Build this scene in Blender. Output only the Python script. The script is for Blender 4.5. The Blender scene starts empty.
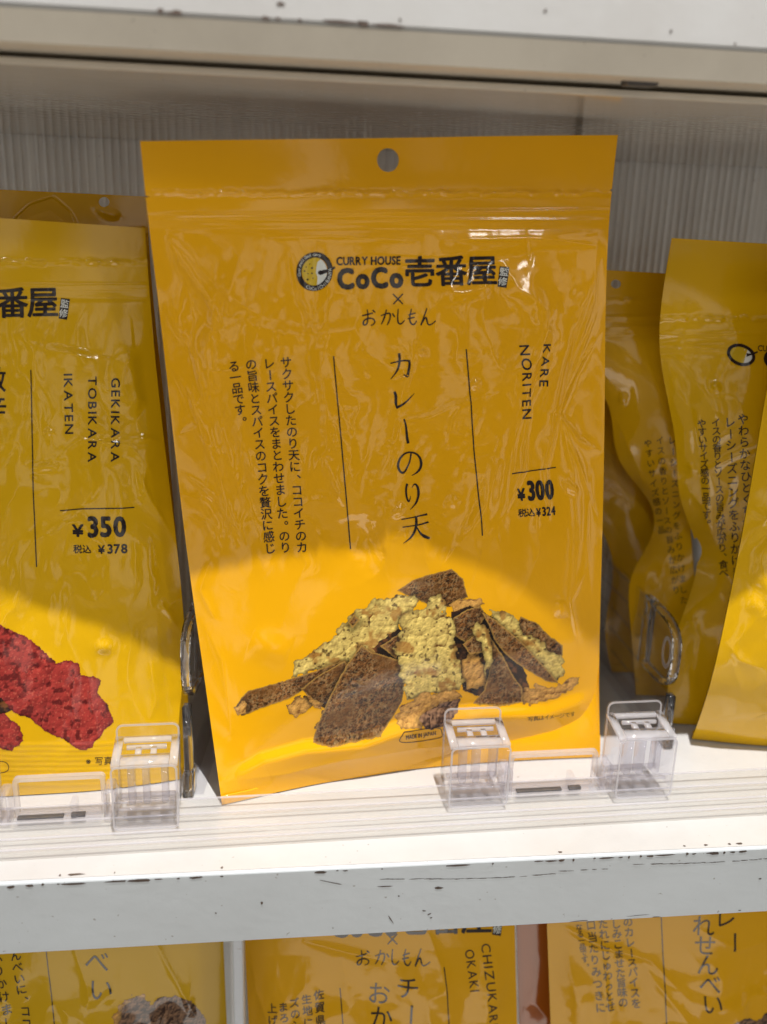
import bpy, bmesh, math, random
import numpy as np
from mathutils import Matrix, Vector

# ------------------------------------------------------------------ camera
FPX = 900.0; CX, CY = 383.5, 512.0
_X = np.array([7750, -14, 900.]); _X /= np.linalg.norm(_X)
_D = np.array([-99, 3100, 900.]); _D -= _D.dot(_X)*_X; _D /= np.linalg.norm(_D)
_Y = np.cross(_D, _X)
if _Y[2] < 0: _Y = -_Y
RC = np.stack([_X, _Y, -_D], 1)                 # world -> camera (x right, y down, z forward)
CAM = np.array([0.0, -0.2634, 0.205])
scene = bpy.context.scene
C = scene.collection
cam_d = bpy.data.cameras.new('camera'); cam_o = bpy.data.objects.new('camera', cam_d); C.objects.link(cam_o)
M = np.eye(4); M[:3, 0] = RC[0]; M[:3, 1] = -RC[1]; M[:3, 2] = -RC[2]; M[:3, 3] = CAM
cam_o.matrix_world = Matrix(M.tolist())
cam_d.sensor_fit = 'VERTICAL'; cam_d.sensor_height = 36; cam_d.lens = FPX/1024*36
cam_d.clip_start = 0.01; cam_d.clip_end = 50
cam_d.dof.use_dof = True; cam_d.dof.focus_distance = 0.335; cam_d.dof.aperture_fstop = 7.0
scene.camera = cam_o

# ------------------------------------------------------------------ world (dim shop interior, uneven)
world = bpy.data.worlds.new('World'); scene.world = world; world.use_nodes = True
wn = world.node_tree; wn.nodes.clear()
wo = wn.nodes.new('ShaderNodeOutputWorld'); wb = wn.nodes.new('ShaderNodeBackground')
wt = wn.nodes.new('ShaderNodeTexCoord'); wz = wn.nodes.new('ShaderNodeTexNoise'); wr = wn.nodes.new('ShaderNodeValToRGB')
wz.inputs['Scale'].default_value = 4.2; wz.inputs['Detail'].default_value = 2
wr.color_ramp.elements[0].position = .50; wr.color_ramp.elements[0].color = (.17, .165, .16, 1)
wr.color_ramp.elements[1].position = .575; wr.color_ramp.elements[1].color = (3.4, 3.2, 2.8, 1)
wn.links.new(wt.outputs['Generated'], wz.inputs['Vector']); wn.links.new(wz.outputs['Fac'], wr.inputs['Fac'])
ws = wn.nodes.new('ShaderNodeSeparateXYZ'); wm = wn.nodes.new('ShaderNodeMapRange'); wx = wn.nodes.new('ShaderNodeMix'); wx.data_type = 'RGBA'
wm.inputs[1].default_value = -.30; wm.inputs[2].default_value = -.50; wm.inputs[3].default_value = 0; wm.inputs[4].default_value = 1     # the bright shop floor below
wn.links.new(wt.outputs['Generated'], ws.inputs[0]); wn.links.new(ws.outputs['Z'], wm.inputs[0]); wn.links.new(wm.outputs[0], wx.inputs[0])
wn.links.new(wr.outputs['Color'], wx.inputs[6]); wx.inputs[7].default_value = (.55, .52, .47, 1)
wn.links.new(wx.outputs[2], wb.inputs['Color']); wb.inputs['Strength'].default_value = 0.335
wn.links.new(wb.outputs[0], wo.inputs[0])

# ------------------------------------------------------------------ lamps
def aim(o, target):
    d = Vector(target) - o.location
    o.rotation_euler = d.to_track_quat('-Z', 'Y').to_euler()
def spot(name, loc, target, power, size, col, radius):
    l = bpy.data.lights.new(name, 'SPOT'); l.energy = power; l.spot_size = size; l.spot_blend = .5
    l.shadow_soft_size = radius; l.color = col
    o = bpy.data.objects.new(name, l); C.objects.link(o); o.location = loc; aim(o, target); return o
def area(name, loc, target, power, sx, sy, col):
    l = bpy.data.lights.new(name, 'AREA'); l.shape = 'RECTANGLE'; l.size = sx; l.size_y = sy; l.energy = power; l.color = col
    o = bpy.data.objects.new(name, l); C.objects.link(o); o.location = loc; aim(o, target); return o
spot('ceiling_spot', (0.12, -0.515, 1.95), (0.05, 0.0, 0.1), 262, math.radians(50), (1.0, .965, .925), .009)
area('ceiling_panel', (-1.0, -2.2, 1.9), (0, 0, .1), 8, .5, .12, (.93, .96, 1.0))
area('aisle_panel', (1.4, -1.9, 1.5), (0, 0, .1), 5, .12, .5, (1.0, .96, .9))
area('low_fill_light', (.15, -1.0, -1.0), (0.05, .1, .25), 3.8, 1.2, .4, (1.0, .93, .84))  # unseen fill lamp, added to brighten the upper shelf's underside from below

vs = scene.view_settings; vs.view_transform = 'Standard'; vs.look = 'None'; vs.exposure = 0.0; vs.gamma = 1.0
scene.render.engine = 'CYCLES'
cy = scene.cycles
cy.use_denoising = True; cy.max_bounces = 14; cy.transmission_bounces = 12; cy.transparent_max_bounces = 12
cy.glossy_bounces = 6; cy.diffuse_bounces = 4; cy.blur_glossy = 0.6; cy.sample_clamp_indirect = 4.0

# ------------------------------------------------------------------ measuring helpers
def ray(px, py):
    return RC.T @ np.array([(px-CX)/FPX, (py-CY)/FPX, 1.0])
def at(px, py, Y):                # where the sight line through a pixel meets the vertical plane y = Y
    d = ray(px, py); return CAM + d*(Y-CAM[1])/d[1]
def atz(px, py, z):
    d = ray(px, py); return CAM + d*(z-CAM[2])/d[2]
def proj(P):
    q = (np.asarray(P)-CAM) @ RC.T
    return np.stack([CX+FPX*q[..., 0]/q[..., 2], CY+FPX*q[..., 1]/q[..., 2]], -1)

# ------------------------------------------------------------------ numpy noise
def _hash(ix, iy, seed):
    h = (ix.astype(np.int64)*374761393 + iy.astype(np.int64)*668265263 + seed*1442695041) & 0xffffffff
    h = ((h ^ (h >> 13))*1274126177) & 0xffffffff
    return ((h ^ (h >> 16)) & 0xffffff)/float(0xffffff)
def vnoise(x, y, seed=0):
    x = np.asarray(x, float); y = np.asarray(y, float)
    ix = np.floor(x); iy = np.floor(y); fx = x-ix; fy = y-iy
    fx = fx*fx*fx*(fx*(fx*6-15)+10); fy = fy*fy*fy*(fy*(fy*6-15)+10)
    a = _hash(ix, iy, seed); b = _hash(ix+1, iy, seed); c = _hash(ix, iy+1, seed); d = _hash(ix+1, iy+1, seed)
    return (a*(1-fx)+b*fx)*(1-fy)+(c*(1-fx)+d*fx)*fy
def fbm(x, y, seed=0, o=4):
    s = 0; a = .5; t = 0
    for k in range(o):
        s = s+a*vnoise(x*2**k+k*17.3, y*2**k-k*9.1, seed+k); t += a; a *= .5
    return s/t
def sstep(a, b, x):
    t = np.clip((x-a)/(b-a), 0, 1); return t*t*(3-2*t)

# ------------------------------------------------------------------ materials
def new_mat(name):
    m = bpy.data.materials.new(name); m.use_nodes = True
    return m, m.node_tree, m.node_tree.nodes['Principled BSDF']
def film_mat(name, col, rough=.26, bump=.06, var=.06):
    m, t, b = new_mat(name)
    tc = t.nodes.new('ShaderNodeTexCoord')
    n1 = t.nodes.new('ShaderNodeTexNoise'); n1.inputs['Scale'].default_value = 26; n1.inputs['Detail'].default_value = 3
    mx = t.nodes.new('ShaderNodeMix'); mx.data_type = 'RGBA'
    mx.inputs[6].default_value = (*[c*(1-var) for c in col], 1); mx.inputs[7].default_value = (*[min(1, c*(1+var)) for c in col], 1)
    t.links.new(tc.outputs['Object'], n1.inputs['Vector']); t.links.new(n1.outputs['Fac'], mx.inputs[0])
    t.links.new(mx.outputs[2], b.inputs['Base Color'])
    n2 = t.nodes.new('ShaderNodeTexNoise'); n2.inputs['Scale'].default_value = 160; n2.inputs['Detail'].default_value = 5; n2.inputs['Distortion'].default_value = .6
    n3 = t.nodes.new('ShaderNodeTexNoise'); n3.inputs['Scale'].default_value = 1700; n3.inputs['Detail'].default_value = 2
    ad = t.nodes.new('ShaderNodeMath'); ad.operation = 'MULTIPLY_ADD'; ad.inputs[1].default_value = .07
    t.links.new(tc.outputs['Object'], n2.inputs['Vector']); t.links.new(tc.outputs['Object'], n3.inputs['Vector'])
    t.links.new(n3.outputs['Fac'], ad.inputs[0]); t.links.new(n2.outputs['Fac'], ad.inputs[2])
    bp = t.nodes.new('ShaderNodeBump'); bp.inputs['Strength'].default_value = bump; bp.inputs['Distance'].default_value = .0010
    t.links.new(ad.outputs[0], bp.inputs['Height']); t.links.new(bp.outputs['Normal'], b.inputs['Normal'])
    b.inputs['Roughness'].default_value = rough+.08; b.inputs['Specular IOR Level'].default_value = .08
    b.inputs['Coat Weight'].default_value = .9; b.inputs['Coat Roughness'].default_value = .09
    t.links.new(bp.outputs['Normal'], b.inputs['Coat Normal'])
    return m
def ink_mat(name, col): return film_mat(name, col, .3, .10, .02)
def attr_mat(name):
    m = film_mat(name, (.5, .5, .5), .3, .10)
    t = m.node_tree; b = t.nodes['Principled BSDF']
    a = t.nodes.new('ShaderNodeAttribute'); a.attribute_name = 'print'
    t.links.new(a.outputs['Color'], b.inputs['Base Color']); return m
def paint_mat(name, col, rough=.35, dirt=.12, dirtcol=(.25, .2, .15), bump=.15, coat=0):
    m, t, b = new_mat(name)
    tc = t.nodes.new('ShaderNodeTexCoord')
    n1 = t.nodes.new('ShaderNodeTexNoise'); n1.inputs['Scale'].default_value = 14; n1.inputs['Detail'].default_value = 7; n1.inputs['Roughness'].default_value = .65
    r = t.nodes.new('ShaderNodeValToRGB'); r.color_ramp.elements[0].position = .42; r.color_ramp.elements[1].position = .78
    r.color_ramp.elements[0].color = (0, 0, 0, 1); r.color_ramp.elements[1].color = (dirt, dirt, dirt, 1)
    mx = t.nodes.new('ShaderNodeMix'); mx.data_type = 'RGBA'; mx.inputs[6].default_value = (*col, 1); mx.inputs[7].default_value = (*dirtcol, 1)
    t.links.new(tc.outputs['Object'], n1.inputs['Vector']); t.links.new(n1.outputs['Fac'], r.inputs['Fac'])
    t.links.new(r.outputs['Color'], mx.inputs[0])
    # small specks of grime
    v = t.nodes.new('ShaderNodeTexNoise'); v.inputs['Scale'].default_value = 520; v.inputs['Detail'].default_value = 1
    r2 = t.nodes.new('ShaderNodeValToRGB'); r2.color_ramp.elements[0].position = .755; r2.color_ramp.elements[1].position = .80
    r2.color_ramp.elements[0].color = (0, 0, 0, 1); r2.color_ramp.elements[1].color = (.55, .55, .55, 1)
    t.links.new(tc.outputs['Object'], v.inputs['Vector']); t.links.new(v.outputs['Fac'], r2.inputs['Fac'])
    mx2 = t.nodes.new('ShaderNodeMix'); mx2.data_type = 'RGBA'; mx2.inputs[7].default_value = (.16, .12, .09, 1)
    t.links.new(r2.outputs['Color'], mx2.inputs[0]); t.links.new(mx.outputs[2], mx2.inputs[6])
    t.links.new(mx2.outputs[2], b.inputs['Base Color'])
    n2 = t.nodes.new('ShaderNodeTexNoise'); n2.inputs['Scale'].default_value = 220; n2.inputs['Detail'].default_value = 4
    bp = t.nodes.new('ShaderNodeBump'); bp.inputs['Strength'].default_value = bump; bp.inputs['Distance'].default_value = .0006
    t.links.new(tc.outputs['Object'], n2.inputs['Vector']); t.links.new(n2.outputs['Fac'], bp.inputs['Height']); t.links.new(bp.outputs['Normal'], b.inputs['Normal'])
    b.inputs['Roughness'].default_value = rough; b.inputs['Coat Weight'].default_value = coat; b.inputs['Coat Roughness'].default_value = .1
    return m
def clear_mat(name, col=(.985, .985, .99), rough=.03, ior=1.47):
    m, t, b = new_mat(name)
    b.inputs['Base Color'].default_value = (*col, 1); b.inputs['Transmission Weight'].default_value = 1
    b.inputs['Roughness'].default_value = rough; b.inputs['IOR'].default_value = ior
    tc = t.nodes.new('ShaderNodeTexCoord'); n = t.nodes.new('ShaderNodeTexNoise'); n.inputs['Scale'].default_value = 180
    r = t.nodes.new('ShaderNodeMapRange'); r.inputs[3].default_value = rough*.5; r.inputs[4].default_value = rough*2.2
    t.links.new(tc.outputs['Object'], n.inputs['Vector']); t.links.new(n.outputs['Fac'], r.inputs[0]); t.links.new(r.outputs[0], b.inputs['Roughness'])
    return m
def thin_mat(name, tint=(.93, .93, .955), haze=.05, rough=.06, gloss=1.0):
    m = bpy.data.materials.new(name); m.use_nodes = True; t = m.node_tree; t.nodes.clear()
    o = t.nodes.new('ShaderNodeOutputMaterial'); tr = t.nodes.new('ShaderNodeBsdfTransparent'); gl = t.nodes.new('ShaderNodeBsdfGlossy'); df = t.nodes.new('ShaderNodeBsdfDiffuse')
    tr.inputs[0].default_value = (*tint, 1); gl.inputs['Roughness'].default_value = rough; df.inputs[0].default_value = (.93, .93, .96, 1)
    fr = t.nodes.new('ShaderNodeFresnel'); fr.inputs['IOR'].default_value = 1.5; tl = t.nodes.new('ShaderNodeBsdfTranslucent'); tl.inputs[0].default_value = (.93, .93, .96, 1); ms = t.nodes.new('ShaderNodeMixShader'); ge = t.nodes.new('ShaderNodeNewGeometry'); iv = t.nodes.new('ShaderNodeMath'); iv.operation = 'SUBTRACT'; iv.inputs[0].default_value = gloss
    tc = t.nodes.new('ShaderNodeTexCoord'); nz = t.nodes.new('ShaderNodeTexNoise'); nz.inputs['Scale'].default_value = 240; bp = t.nodes.new('ShaderNodeBump'); bp.inputs['Strength'].default_value = .12; bp.inputs['Distance'].default_value = .0006
    t.links.new(tc.outputs['Object'], nz.inputs['Vector']); t.links.new(nz.outputs['Fac'], bp.inputs['Height'])
    for q in (gl, fr): t.links.new(bp.outputs['Normal'], q.inputs['Normal'])
    mu = t.nodes.new('ShaderNodeMath'); mu.operation = 'MULTIPLY'; mu.inputs[1].default_value = gloss
    m1 = t.nodes.new('ShaderNodeMixShader'); m2 = t.nodes.new('ShaderNodeMixShader'); m1.inputs[0].default_value = haze
    t.links.new(df.outputs[0], ms.inputs[1]); t.links.new(tl.outputs[0], ms.inputs[2]); t.links.new(ge.outputs['Backfacing'], iv.inputs[1]); iv.use_clamp = True; t.links.new(iv.outputs[0], mu.inputs[1])
    t.links.new(tr.outputs[0], m1.inputs[1]); t.links.new(ms.outputs[0], m1.inputs[2])
    t.links.new(fr.outputs[0], mu.inputs[0]); t.links.new(mu.outputs[0], m2.inputs[0]); t.links.new(m1.outputs[0], m2.inputs[1]); t.links.new(gl.outputs[0], m2.inputs[2])
    t.links.new(m2.outputs[0], o.inputs[0]); return m
MAT = {
 'film': film_mat('orange_yellow_film', (.82, .398, .002)),
 'film2': film_mat('yellow_film', (.70, .40, .003), .27),
 'film3': film_mat('yellow_film_back', (.70, .385, .004), .27),
 'film_orange': film_mat('orange_film', (.42, .11, .01)),
 'film_low': film_mat('shaded_row_film', (.66, .335, .003), .3), 'film_low_yellow': film_mat('shaded_row_yellow_film', (.56, .33, .003), .3),  # darker copies of the films, the lower row's shade put into the colour
 'gap_grey': film_mat('grey_gap_sheet', (.26, .26, .25), .3),
 'ink': ink_mat('dark_ink', (.022, .015, .015)),
 'ink_white': ink_mat('white_ink', (.72, .74, .70)),
 'ink_curry': ink_mat('curry_ink', (.62, .42, .02)),
 'photo': attr_mat('printed_photo'),
 'white': paint_mat('white_shelf_paint', (.53, .53, .53), .3, .25),
 'greypaint': paint_mat('grey_white_shelf_paint', (.58, .62, .655), .4, .22, (.28, .27, .26)),
 'beige': paint_mat('beige_shelf_paint', (.72, .66, .56), .38, .3),
 'under': paint_mat('glossy_shelf_underside', (.68, .62, .53), .12, .2, coat=.6),
 'wall': paint_mat('ribbed_panel', (.90, .91, .93), .2, .2, coat=.8),
 'chip': paint_mat('bare_rusty_metal', (.07, .05, .04), .6, .5, (.16, .08, .04)),
 'clear': thin_mat('clear_plastic', (.975, .975, .99), .03), 'clear_frost': thin_mat('frosted_clear_plastic', (.93, .93, .96), .34), 'clear_edge': thin_mat('clear_plastic_ribs', (.93, .93, .96), .16), 'glass': clear_mat('thick_clear_plastic'),
 'clear_rail': thin_mat('clear_rail_plastic', (.96, .955, .94), .13, .10),
 'clear_smoke': thin_mat('clear_divider_plastic', (.95, .95, .96), .02, .08),
 'steel': paint_mat('dark_slot_metal', (.05, .05, .055), .35, .2),
}

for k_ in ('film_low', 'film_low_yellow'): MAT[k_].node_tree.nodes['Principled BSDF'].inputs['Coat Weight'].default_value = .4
# ------------------------------------------------------------------ mesh helpers
def link(name, me, mat, parent=None):
    o = bpy.data.objects.new(name, me); C.objects.link(o)
    if mat is not None: me.materials.append(mat)
    if parent is not None: o.parent = parent
    return o
def mk(name, V, F, mat, parent=None, smooth=True, normals=None):
    me = bpy.data.meshes.new(name)
    V = np.asarray(V, float)
    if isinstance(F, np.ndarray):
        me.vertices.add(len(V)); me.vertices.foreach_set('co', V.ravel())
        k = F.shape[1]; me.loops.add(F.size); me.loops.foreach_set('vertex_index', F.ravel().astype(np.int32))
        me.polygons.add(len(F)); me.polygons.foreach_set('loop_start', np.arange(0, F.size, k, dtype=np.int32))
        me.update(calc_edges=True); me.validate()
    else:
        me.from_pydata(V.tolist(), [], [list(f) for f in F]); me.update()
    me.polygons.foreach_set('use_smooth', np.full(len(me.polygons), smooth))
    if normals is not None and len(normals) == len(me.vertices):
        me.normals_split_custom_set_from_vertices([tuple(n) for n in normals])
    return link(name, me, mat, parent)
def bm_obj(name, bm, mat, parent=None, smooth=False):
    me = bpy.data.meshes.new(name); bm.to_mesh(me); bm.free()
    me.polygons.foreach_set('use_smooth', np.full(len(me.polygons), smooth))
    return link(name, me, mat, parent)
def thing(name, label, cat, loc=(0, 0, 0), group=None, rz=0):
    o = bpy.data.objects.new(name, None); C.objects.link(o); o.location = loc; o.rotation_euler.z = rz
    o.empty_display_size = .02
    o['label'] = label; o['category'] = cat
    if group: o['group'] = group
    return o
def bx(bm, x0, x1, y0, y1, z0, z1, bev=0.0, seg=2):
    r = bmesh.ops.create_cube(bm, size=1)
    vs_ = r['verts']
    for v in vs_:
        v.co = Vector(((x0+x1)/2+v.co.x*(x1-x0), (y0+y1)/2+v.co.y*(y1-y0), (z0+z1)/2+v.co.z*(z1-z0)))
    if bev > 0:
        es = list({e for v in vs_ for e in v.link_edges})
        bmesh.ops.bevel(bm, geom=es, offset=bev, segments=seg, affect='EDGES', profile=.5)
def prism(bm, pts, axis, a, b, bev=0.0):
    """closed polygon pts (2D) extruded along an axis between a and b; axis 0: (y,z), 1: (x,z), 2: (x,y)"""
    def co(p, h):
        if axis == 0: return (h, p[0], p[1])
        if axis == 1: return (p[0], h, p[1])
        return (p[0], p[1], h)
    v0 = [bm.verts.new(co(p, a)) for p in pts]; v1 = [bm.verts.new(co(p, b)) for p in pts]
    n = len(pts); fs = [bm.faces.new(v0), bm.faces.new(v1[::-1])]
    for i in range(n): fs.append(bm.faces.new((v0[i], v1[i], v1[(i+1) % n], v0[(i+1) % n])))
    bmesh.ops.recalc_face_normals(bm, faces=fs)
    if bev > 0:
        es = list({e for f in fs[:2] for e in f.edges})
        bmesh.ops.bevel(bm, geom=es, offset=bev, segments=2, affect='EDGES', profile=.5)
def rrect(x0, x1, y0, y1, r, n=5):
    out = []
    for cx, cyy, a0 in ((x1-r, y1-r, 0), (x0+r, y1-r, 90), (x0+r, y0+r, 180), (x1-r, y0+r, 270)):
        for k in range(n+1):
            a = math.radians(a0+90*k/n); out.append((cx+r*math.cos(a), cyy+r*math.sin(a)))
    return out
def ringprism(bm, outer, inner, axis, a, b):
    """frame between two loops with the same number of points"""
    def co(p, h):
        return (h, p[0], p[1]) if axis == 0 else ((p[0], h, p[1]) if axis == 1 else (p[0], p[1], h))
    n = len(outer); L = [[bm.verts.new(co(p, h)) for p in pl] for pl in (outer, inner) for h in (a, b)]
    oa, ob, ia, ib = L; fs = []
    for i in range(n):
        j = (i+1) % n
        fs += [bm.faces.new((oa[i], ob[i], ob[j], oa[j])), bm.faces.new((ia[i], ia[j], ib[j], ib[i])),
               bm.faces.new((oa[i], oa[j], ia[j], ia[i])), bm.faces.new((ob[i], ib[i], ib[j], ob[j]))]
    bmesh.ops.recalc_face_normals(bm, faces=fs)
def nspline(xs, Yv, xq):
    xs = np.asarray(xs, float); Yv = np.asarray(Yv, float); n = len(xs); h = np.diff(xs)
    A = np.zeros((n, n)); B = np.zeros(Yv.shape); A[0, 0] = A[-1, -1] = 1
    for i in range(1, n-1):
        A[i, i-1] = h[i-1]; A[i, i] = 2*(h[i-1]+h[i]); A[i, i+1] = h[i]
        B[i] = 6*((Yv[i+1]-Yv[i])/h[i]-(Yv[i]-Yv[i-1])/h[i-1])
    Mm = np.linalg.solve(A, B.reshape(n, -1)).reshape(Yv.shape)
    xq = np.asarray(xq, float); k = np.clip(np.searchsorted(xs, xq, side='right')-1, 0, n-2)
    sh = (slice(None),)+(None,)*(Yv.ndim-1)
    d = (xq-xs[k])[sh]; e = (xs[k+1]-xq)[sh]; hk = h[k][sh]
    return (Mm[k]*e**3+Mm[k+1]*d**3)/(6*hk)+(Yv[k]/hk-Mm[k]*hk/6)*e+(Yv[k+1]/hk-Mm[k+1]*hk/6)*d

# ------------------------------------------------------------------ the pouch surface
def crease_sum(px, py, creases):
    d = np.zeros(px.shape)
    for c in creases:
        kind = c[0]; pts = np.array(c[1], float); amp = c[2]; w = c[3]
        best = np.full(px.shape, 1e9); sg = np.zeros(px.shape); tt = np.zeros(px.shape)
        n = len(pts)-1
        for i in range(n):
            a = pts[i]; b = pts[i+1]; ab = b-a; L2 = ab.dot(ab)
            t = np.clip(((px-a[0])*ab[0]+(py-a[1])*ab[1])/L2, 0, 1)
            dx = px-a[0]-t*ab[0]; dy = py-a[1]-t*ab[1]; q = np.hypot(dx, dy)
            m = q < best; best = np.where(m, q, best); sg = np.where(m, np.sign(ab[0]*dy-ab[1]*dx), sg); tt = np.where(m, (i+t)/n, tt)
        tp = np.sin(np.pi*np.clip(tt, .02, .98))**.6
        if kind == 'ridge': d += amp*np.exp(-best/w)*tp
        elif kind == 'bump': d += amp*np.exp(-(best/w)**2)*tp
        elif kind == 'step': d += amp*sstep(-w, w, best*sg)*np.exp(-(best/(w*(c[4] if len(c) > 4 else 5)))**2)*tp
    return d
class Pouch:
    def __init__(s, rows, trow, nu, nv, disp, back=.02):
        cols = len(rows[0]); G = np.array([[(r if len(r) == 4 else None) and (atz(r[0], r[1], r[3])) if len(r) == 4 else at(*r) for r in row] for row in rows])
        su = np.linspace(0, 1, nu); sv = np.linspace(0, 1, nv)
        A = nspline(trow, G, sv)                              # nv x cols x 3
        A = np.transpose(nspline(np.linspace(0, 1, cols), np.transpose(A, (1, 0, 2)), su), (1, 0, 2))
        s.nu, s.nv = nu, nv; s.base = A; s.pix = proj(A)
        U, V = np.meshgrid(su, sv); s.U, s.V = U, V
        n = s.normals(A)
        dd = disp(s.pix[..., 0], s.pix[..., 1], U, V)*.001
        s.P = A+n*dd[..., None]; s.N = s.normals(s.P)
        # inverse map pixel -> (u, v): polynomial start, Newton on the table
        px, py = s.pix[..., 0].ravel()[::7], s.pix[..., 1].ravel()[::7]
        s.c = (px.mean(), py.mean(), px.std(), py.std())
        Bm = s.basis(px, py); s.ku = np.linalg.lstsq(Bm, U.ravel()[::7], rcond=None)[0]; s.kv = np.linalg.lstsq(Bm, V.ravel()[::7], rcond=None)[0]
    def basis(s, px, py):
        x = (px-s.c[0])/s.c[2]; y = (py-s.c[1])/s.c[3]
        return np.stack([x**i*y**j for i in range(6) for j in range(6-i)], -1)
    def normals(s, A):
        du = np.gradient(A, axis=1); dv = np.gradient(A, axis=0); n = np.cross(dv, du)
        n /= np.linalg.norm(n, axis=-1, keepdims=True)
        if n[..., 1].mean() > 0: n = -n
        return n
    def samp(s, T, u, v):
        x = np.clip(u, 0, 1)*(s.nu-1); y = np.clip(v, 0, 1)*(s.nv-1)
        i = np.minimum(x.astype(int), s.nu-2); j = np.minimum(y.astype(int), s.nv-2); fx = (x-i)[:, None]; fy = (y-j)[:, None]
        return (T[j, i]*(1-fx)+T[j, i+1]*fx)*(1-fy)+(T[j+1, i]*(1-fx)+T[j+1, i+1]*fx)*fy
    def inv(s, px, py):
        Bm = s.basis(px, py); u = Bm@s.ku; v = Bm@s.kv; tgt = np.stack([px, py], -1); e = .004
        for _ in range(5):
            u = np.clip(u, 0, 1); v = np.clip(v, 0, 1)
            uu = np.clip(u, 0, 1-e); vv = np.clip(v, 0, 1-e)
            q = s.samp(s.pix, u, v); r = tgt-q; q0 = s.samp(s.pix, uu, vv)
            a = (s.samp(s.pix, uu+e, vv)-q0)/e; b = (s.samp(s.pix, uu, vv+e)-q0)/e
            det = a[:, 0]*b[:, 1]-a[:, 1]*b[:, 0]
            u = u+(r[:, 0]*b[:, 1]-r[:, 1]*b[:, 0])/det; v = v+(a[:, 0]*r[:, 1]-a[:, 1]*r[:, 0])/det
        return np.clip(u, 0, 1), np.clip(v, 0, 1)
    def place(s, px, py, off=.00012):
        u, v = s.inv(np.asarray(px, float), np.asarray(py, float)); n = s.samp(s.N, u, v)
        n /= np.linalg.norm(n, axis=1, keepdims=True); return s.samp(s.P, u, v)+n*off, n
    def build(s, root, mat, hole=None, thick=.022, backbottom=None):
        nu, nv = s.nu, s.nv; P = s.P.copy()
        idx = np.arange(nu*nv).reshape(nv, nu)
        F = np.stack([idx[:-1, :-1], idx[1:, :-1], idx[1:, 1:], idx[:-1, 1:]], -1).reshape(-1, 4)
        def punch(Pg, F):
            if hole is None: return Pg, F
            hx, hy, rx, ry = hole; d = np.hypot((s.pix[..., 0]-hx)/rx, (s.pix[..., 1]-hy)/ry)
            cell = 1.25*np.hypot(*(s.pix[nv//9, nu//2+1]-s.pix[nv//9, nu//2]))/min(rx, ry)
            m = (d > .02) & (abs(d-1) < cell*.62)
            q = s.pix.copy(); q[..., 0] = np.where(m, hx+(s.pix[..., 0]-hx)/np.maximum(d, .01), q[..., 0]); q[..., 1] = np.where(m, hy+(s.pix[..., 1]-hy)/np.maximum(d, .01), q[..., 1])
            jj, ii = np.nonzero(m)
            u, v = s.inv(q[jj, ii, 0], q[jj, ii, 1])
            Pn = Pg.copy(); Pn[jj, ii] = s.samp(Pg, u, v)
            dd = np.where(m, 1, d).ravel()[F]
            keep = ~((dd.max(1) <= 1.0001) )
            return Pn, F[keep]
        Pf, Ff = punch(P, F)
        front = mk('front_panel', Pf.reshape(-1, 3), Ff[:, ::-1], mat, root)
        # back sheet: same outline, bulging away
        bul = np.sin(np.pi*np.clip(s.U, 0, 1))**.7*sstep(.08, .75, s.V)
        B = s.base.copy(); B[..., 1] += .0004+thick*bul
        if backbottom is not None:
            bb = nspline(np.linspace(0, 1, len(backbottom)), np.array([atz(*p) for p in backbottom]), np.linspace(0, 1, nu))
            w = sstep(.8, 1, s.V)[..., None]; B = B*(1-w)+(bb[None]+ (B-B[-1:, :]))*w
        edge = (s.U < 1e-6) | (s.U > 1-1e-6) | (s.V < 1e-6)
        Bp, Fb = punch(B, F)
        ks = 1
        bk = mk('back_panel', Bp.reshape(-1, 3), Fb, mat, root)
        # bottom gusset between the two sheets
        m = 6; fr = Pf[-1]; ba = Bp[-1]; rowsg = []
        for k in range(m+1):
            t = k/m; r = fr*(1-t)+ba*t; r = r.copy(); r[:, 2] += .004*math.sin(math.pi*t); rowsg.append(r)
        Gv = np.array(rowsg); ig = np.arange((m+1)*nu).reshape(m+1, nu)
        mk('bottom_gusset', Gv.reshape(-1, 3), np.stack([ig[:-1, :-1], ig[1:, :-1], ig[1:, 1:], ig[:-1, 1:]], -1).reshape(-1, 4), mat, root)
        return front

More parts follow.
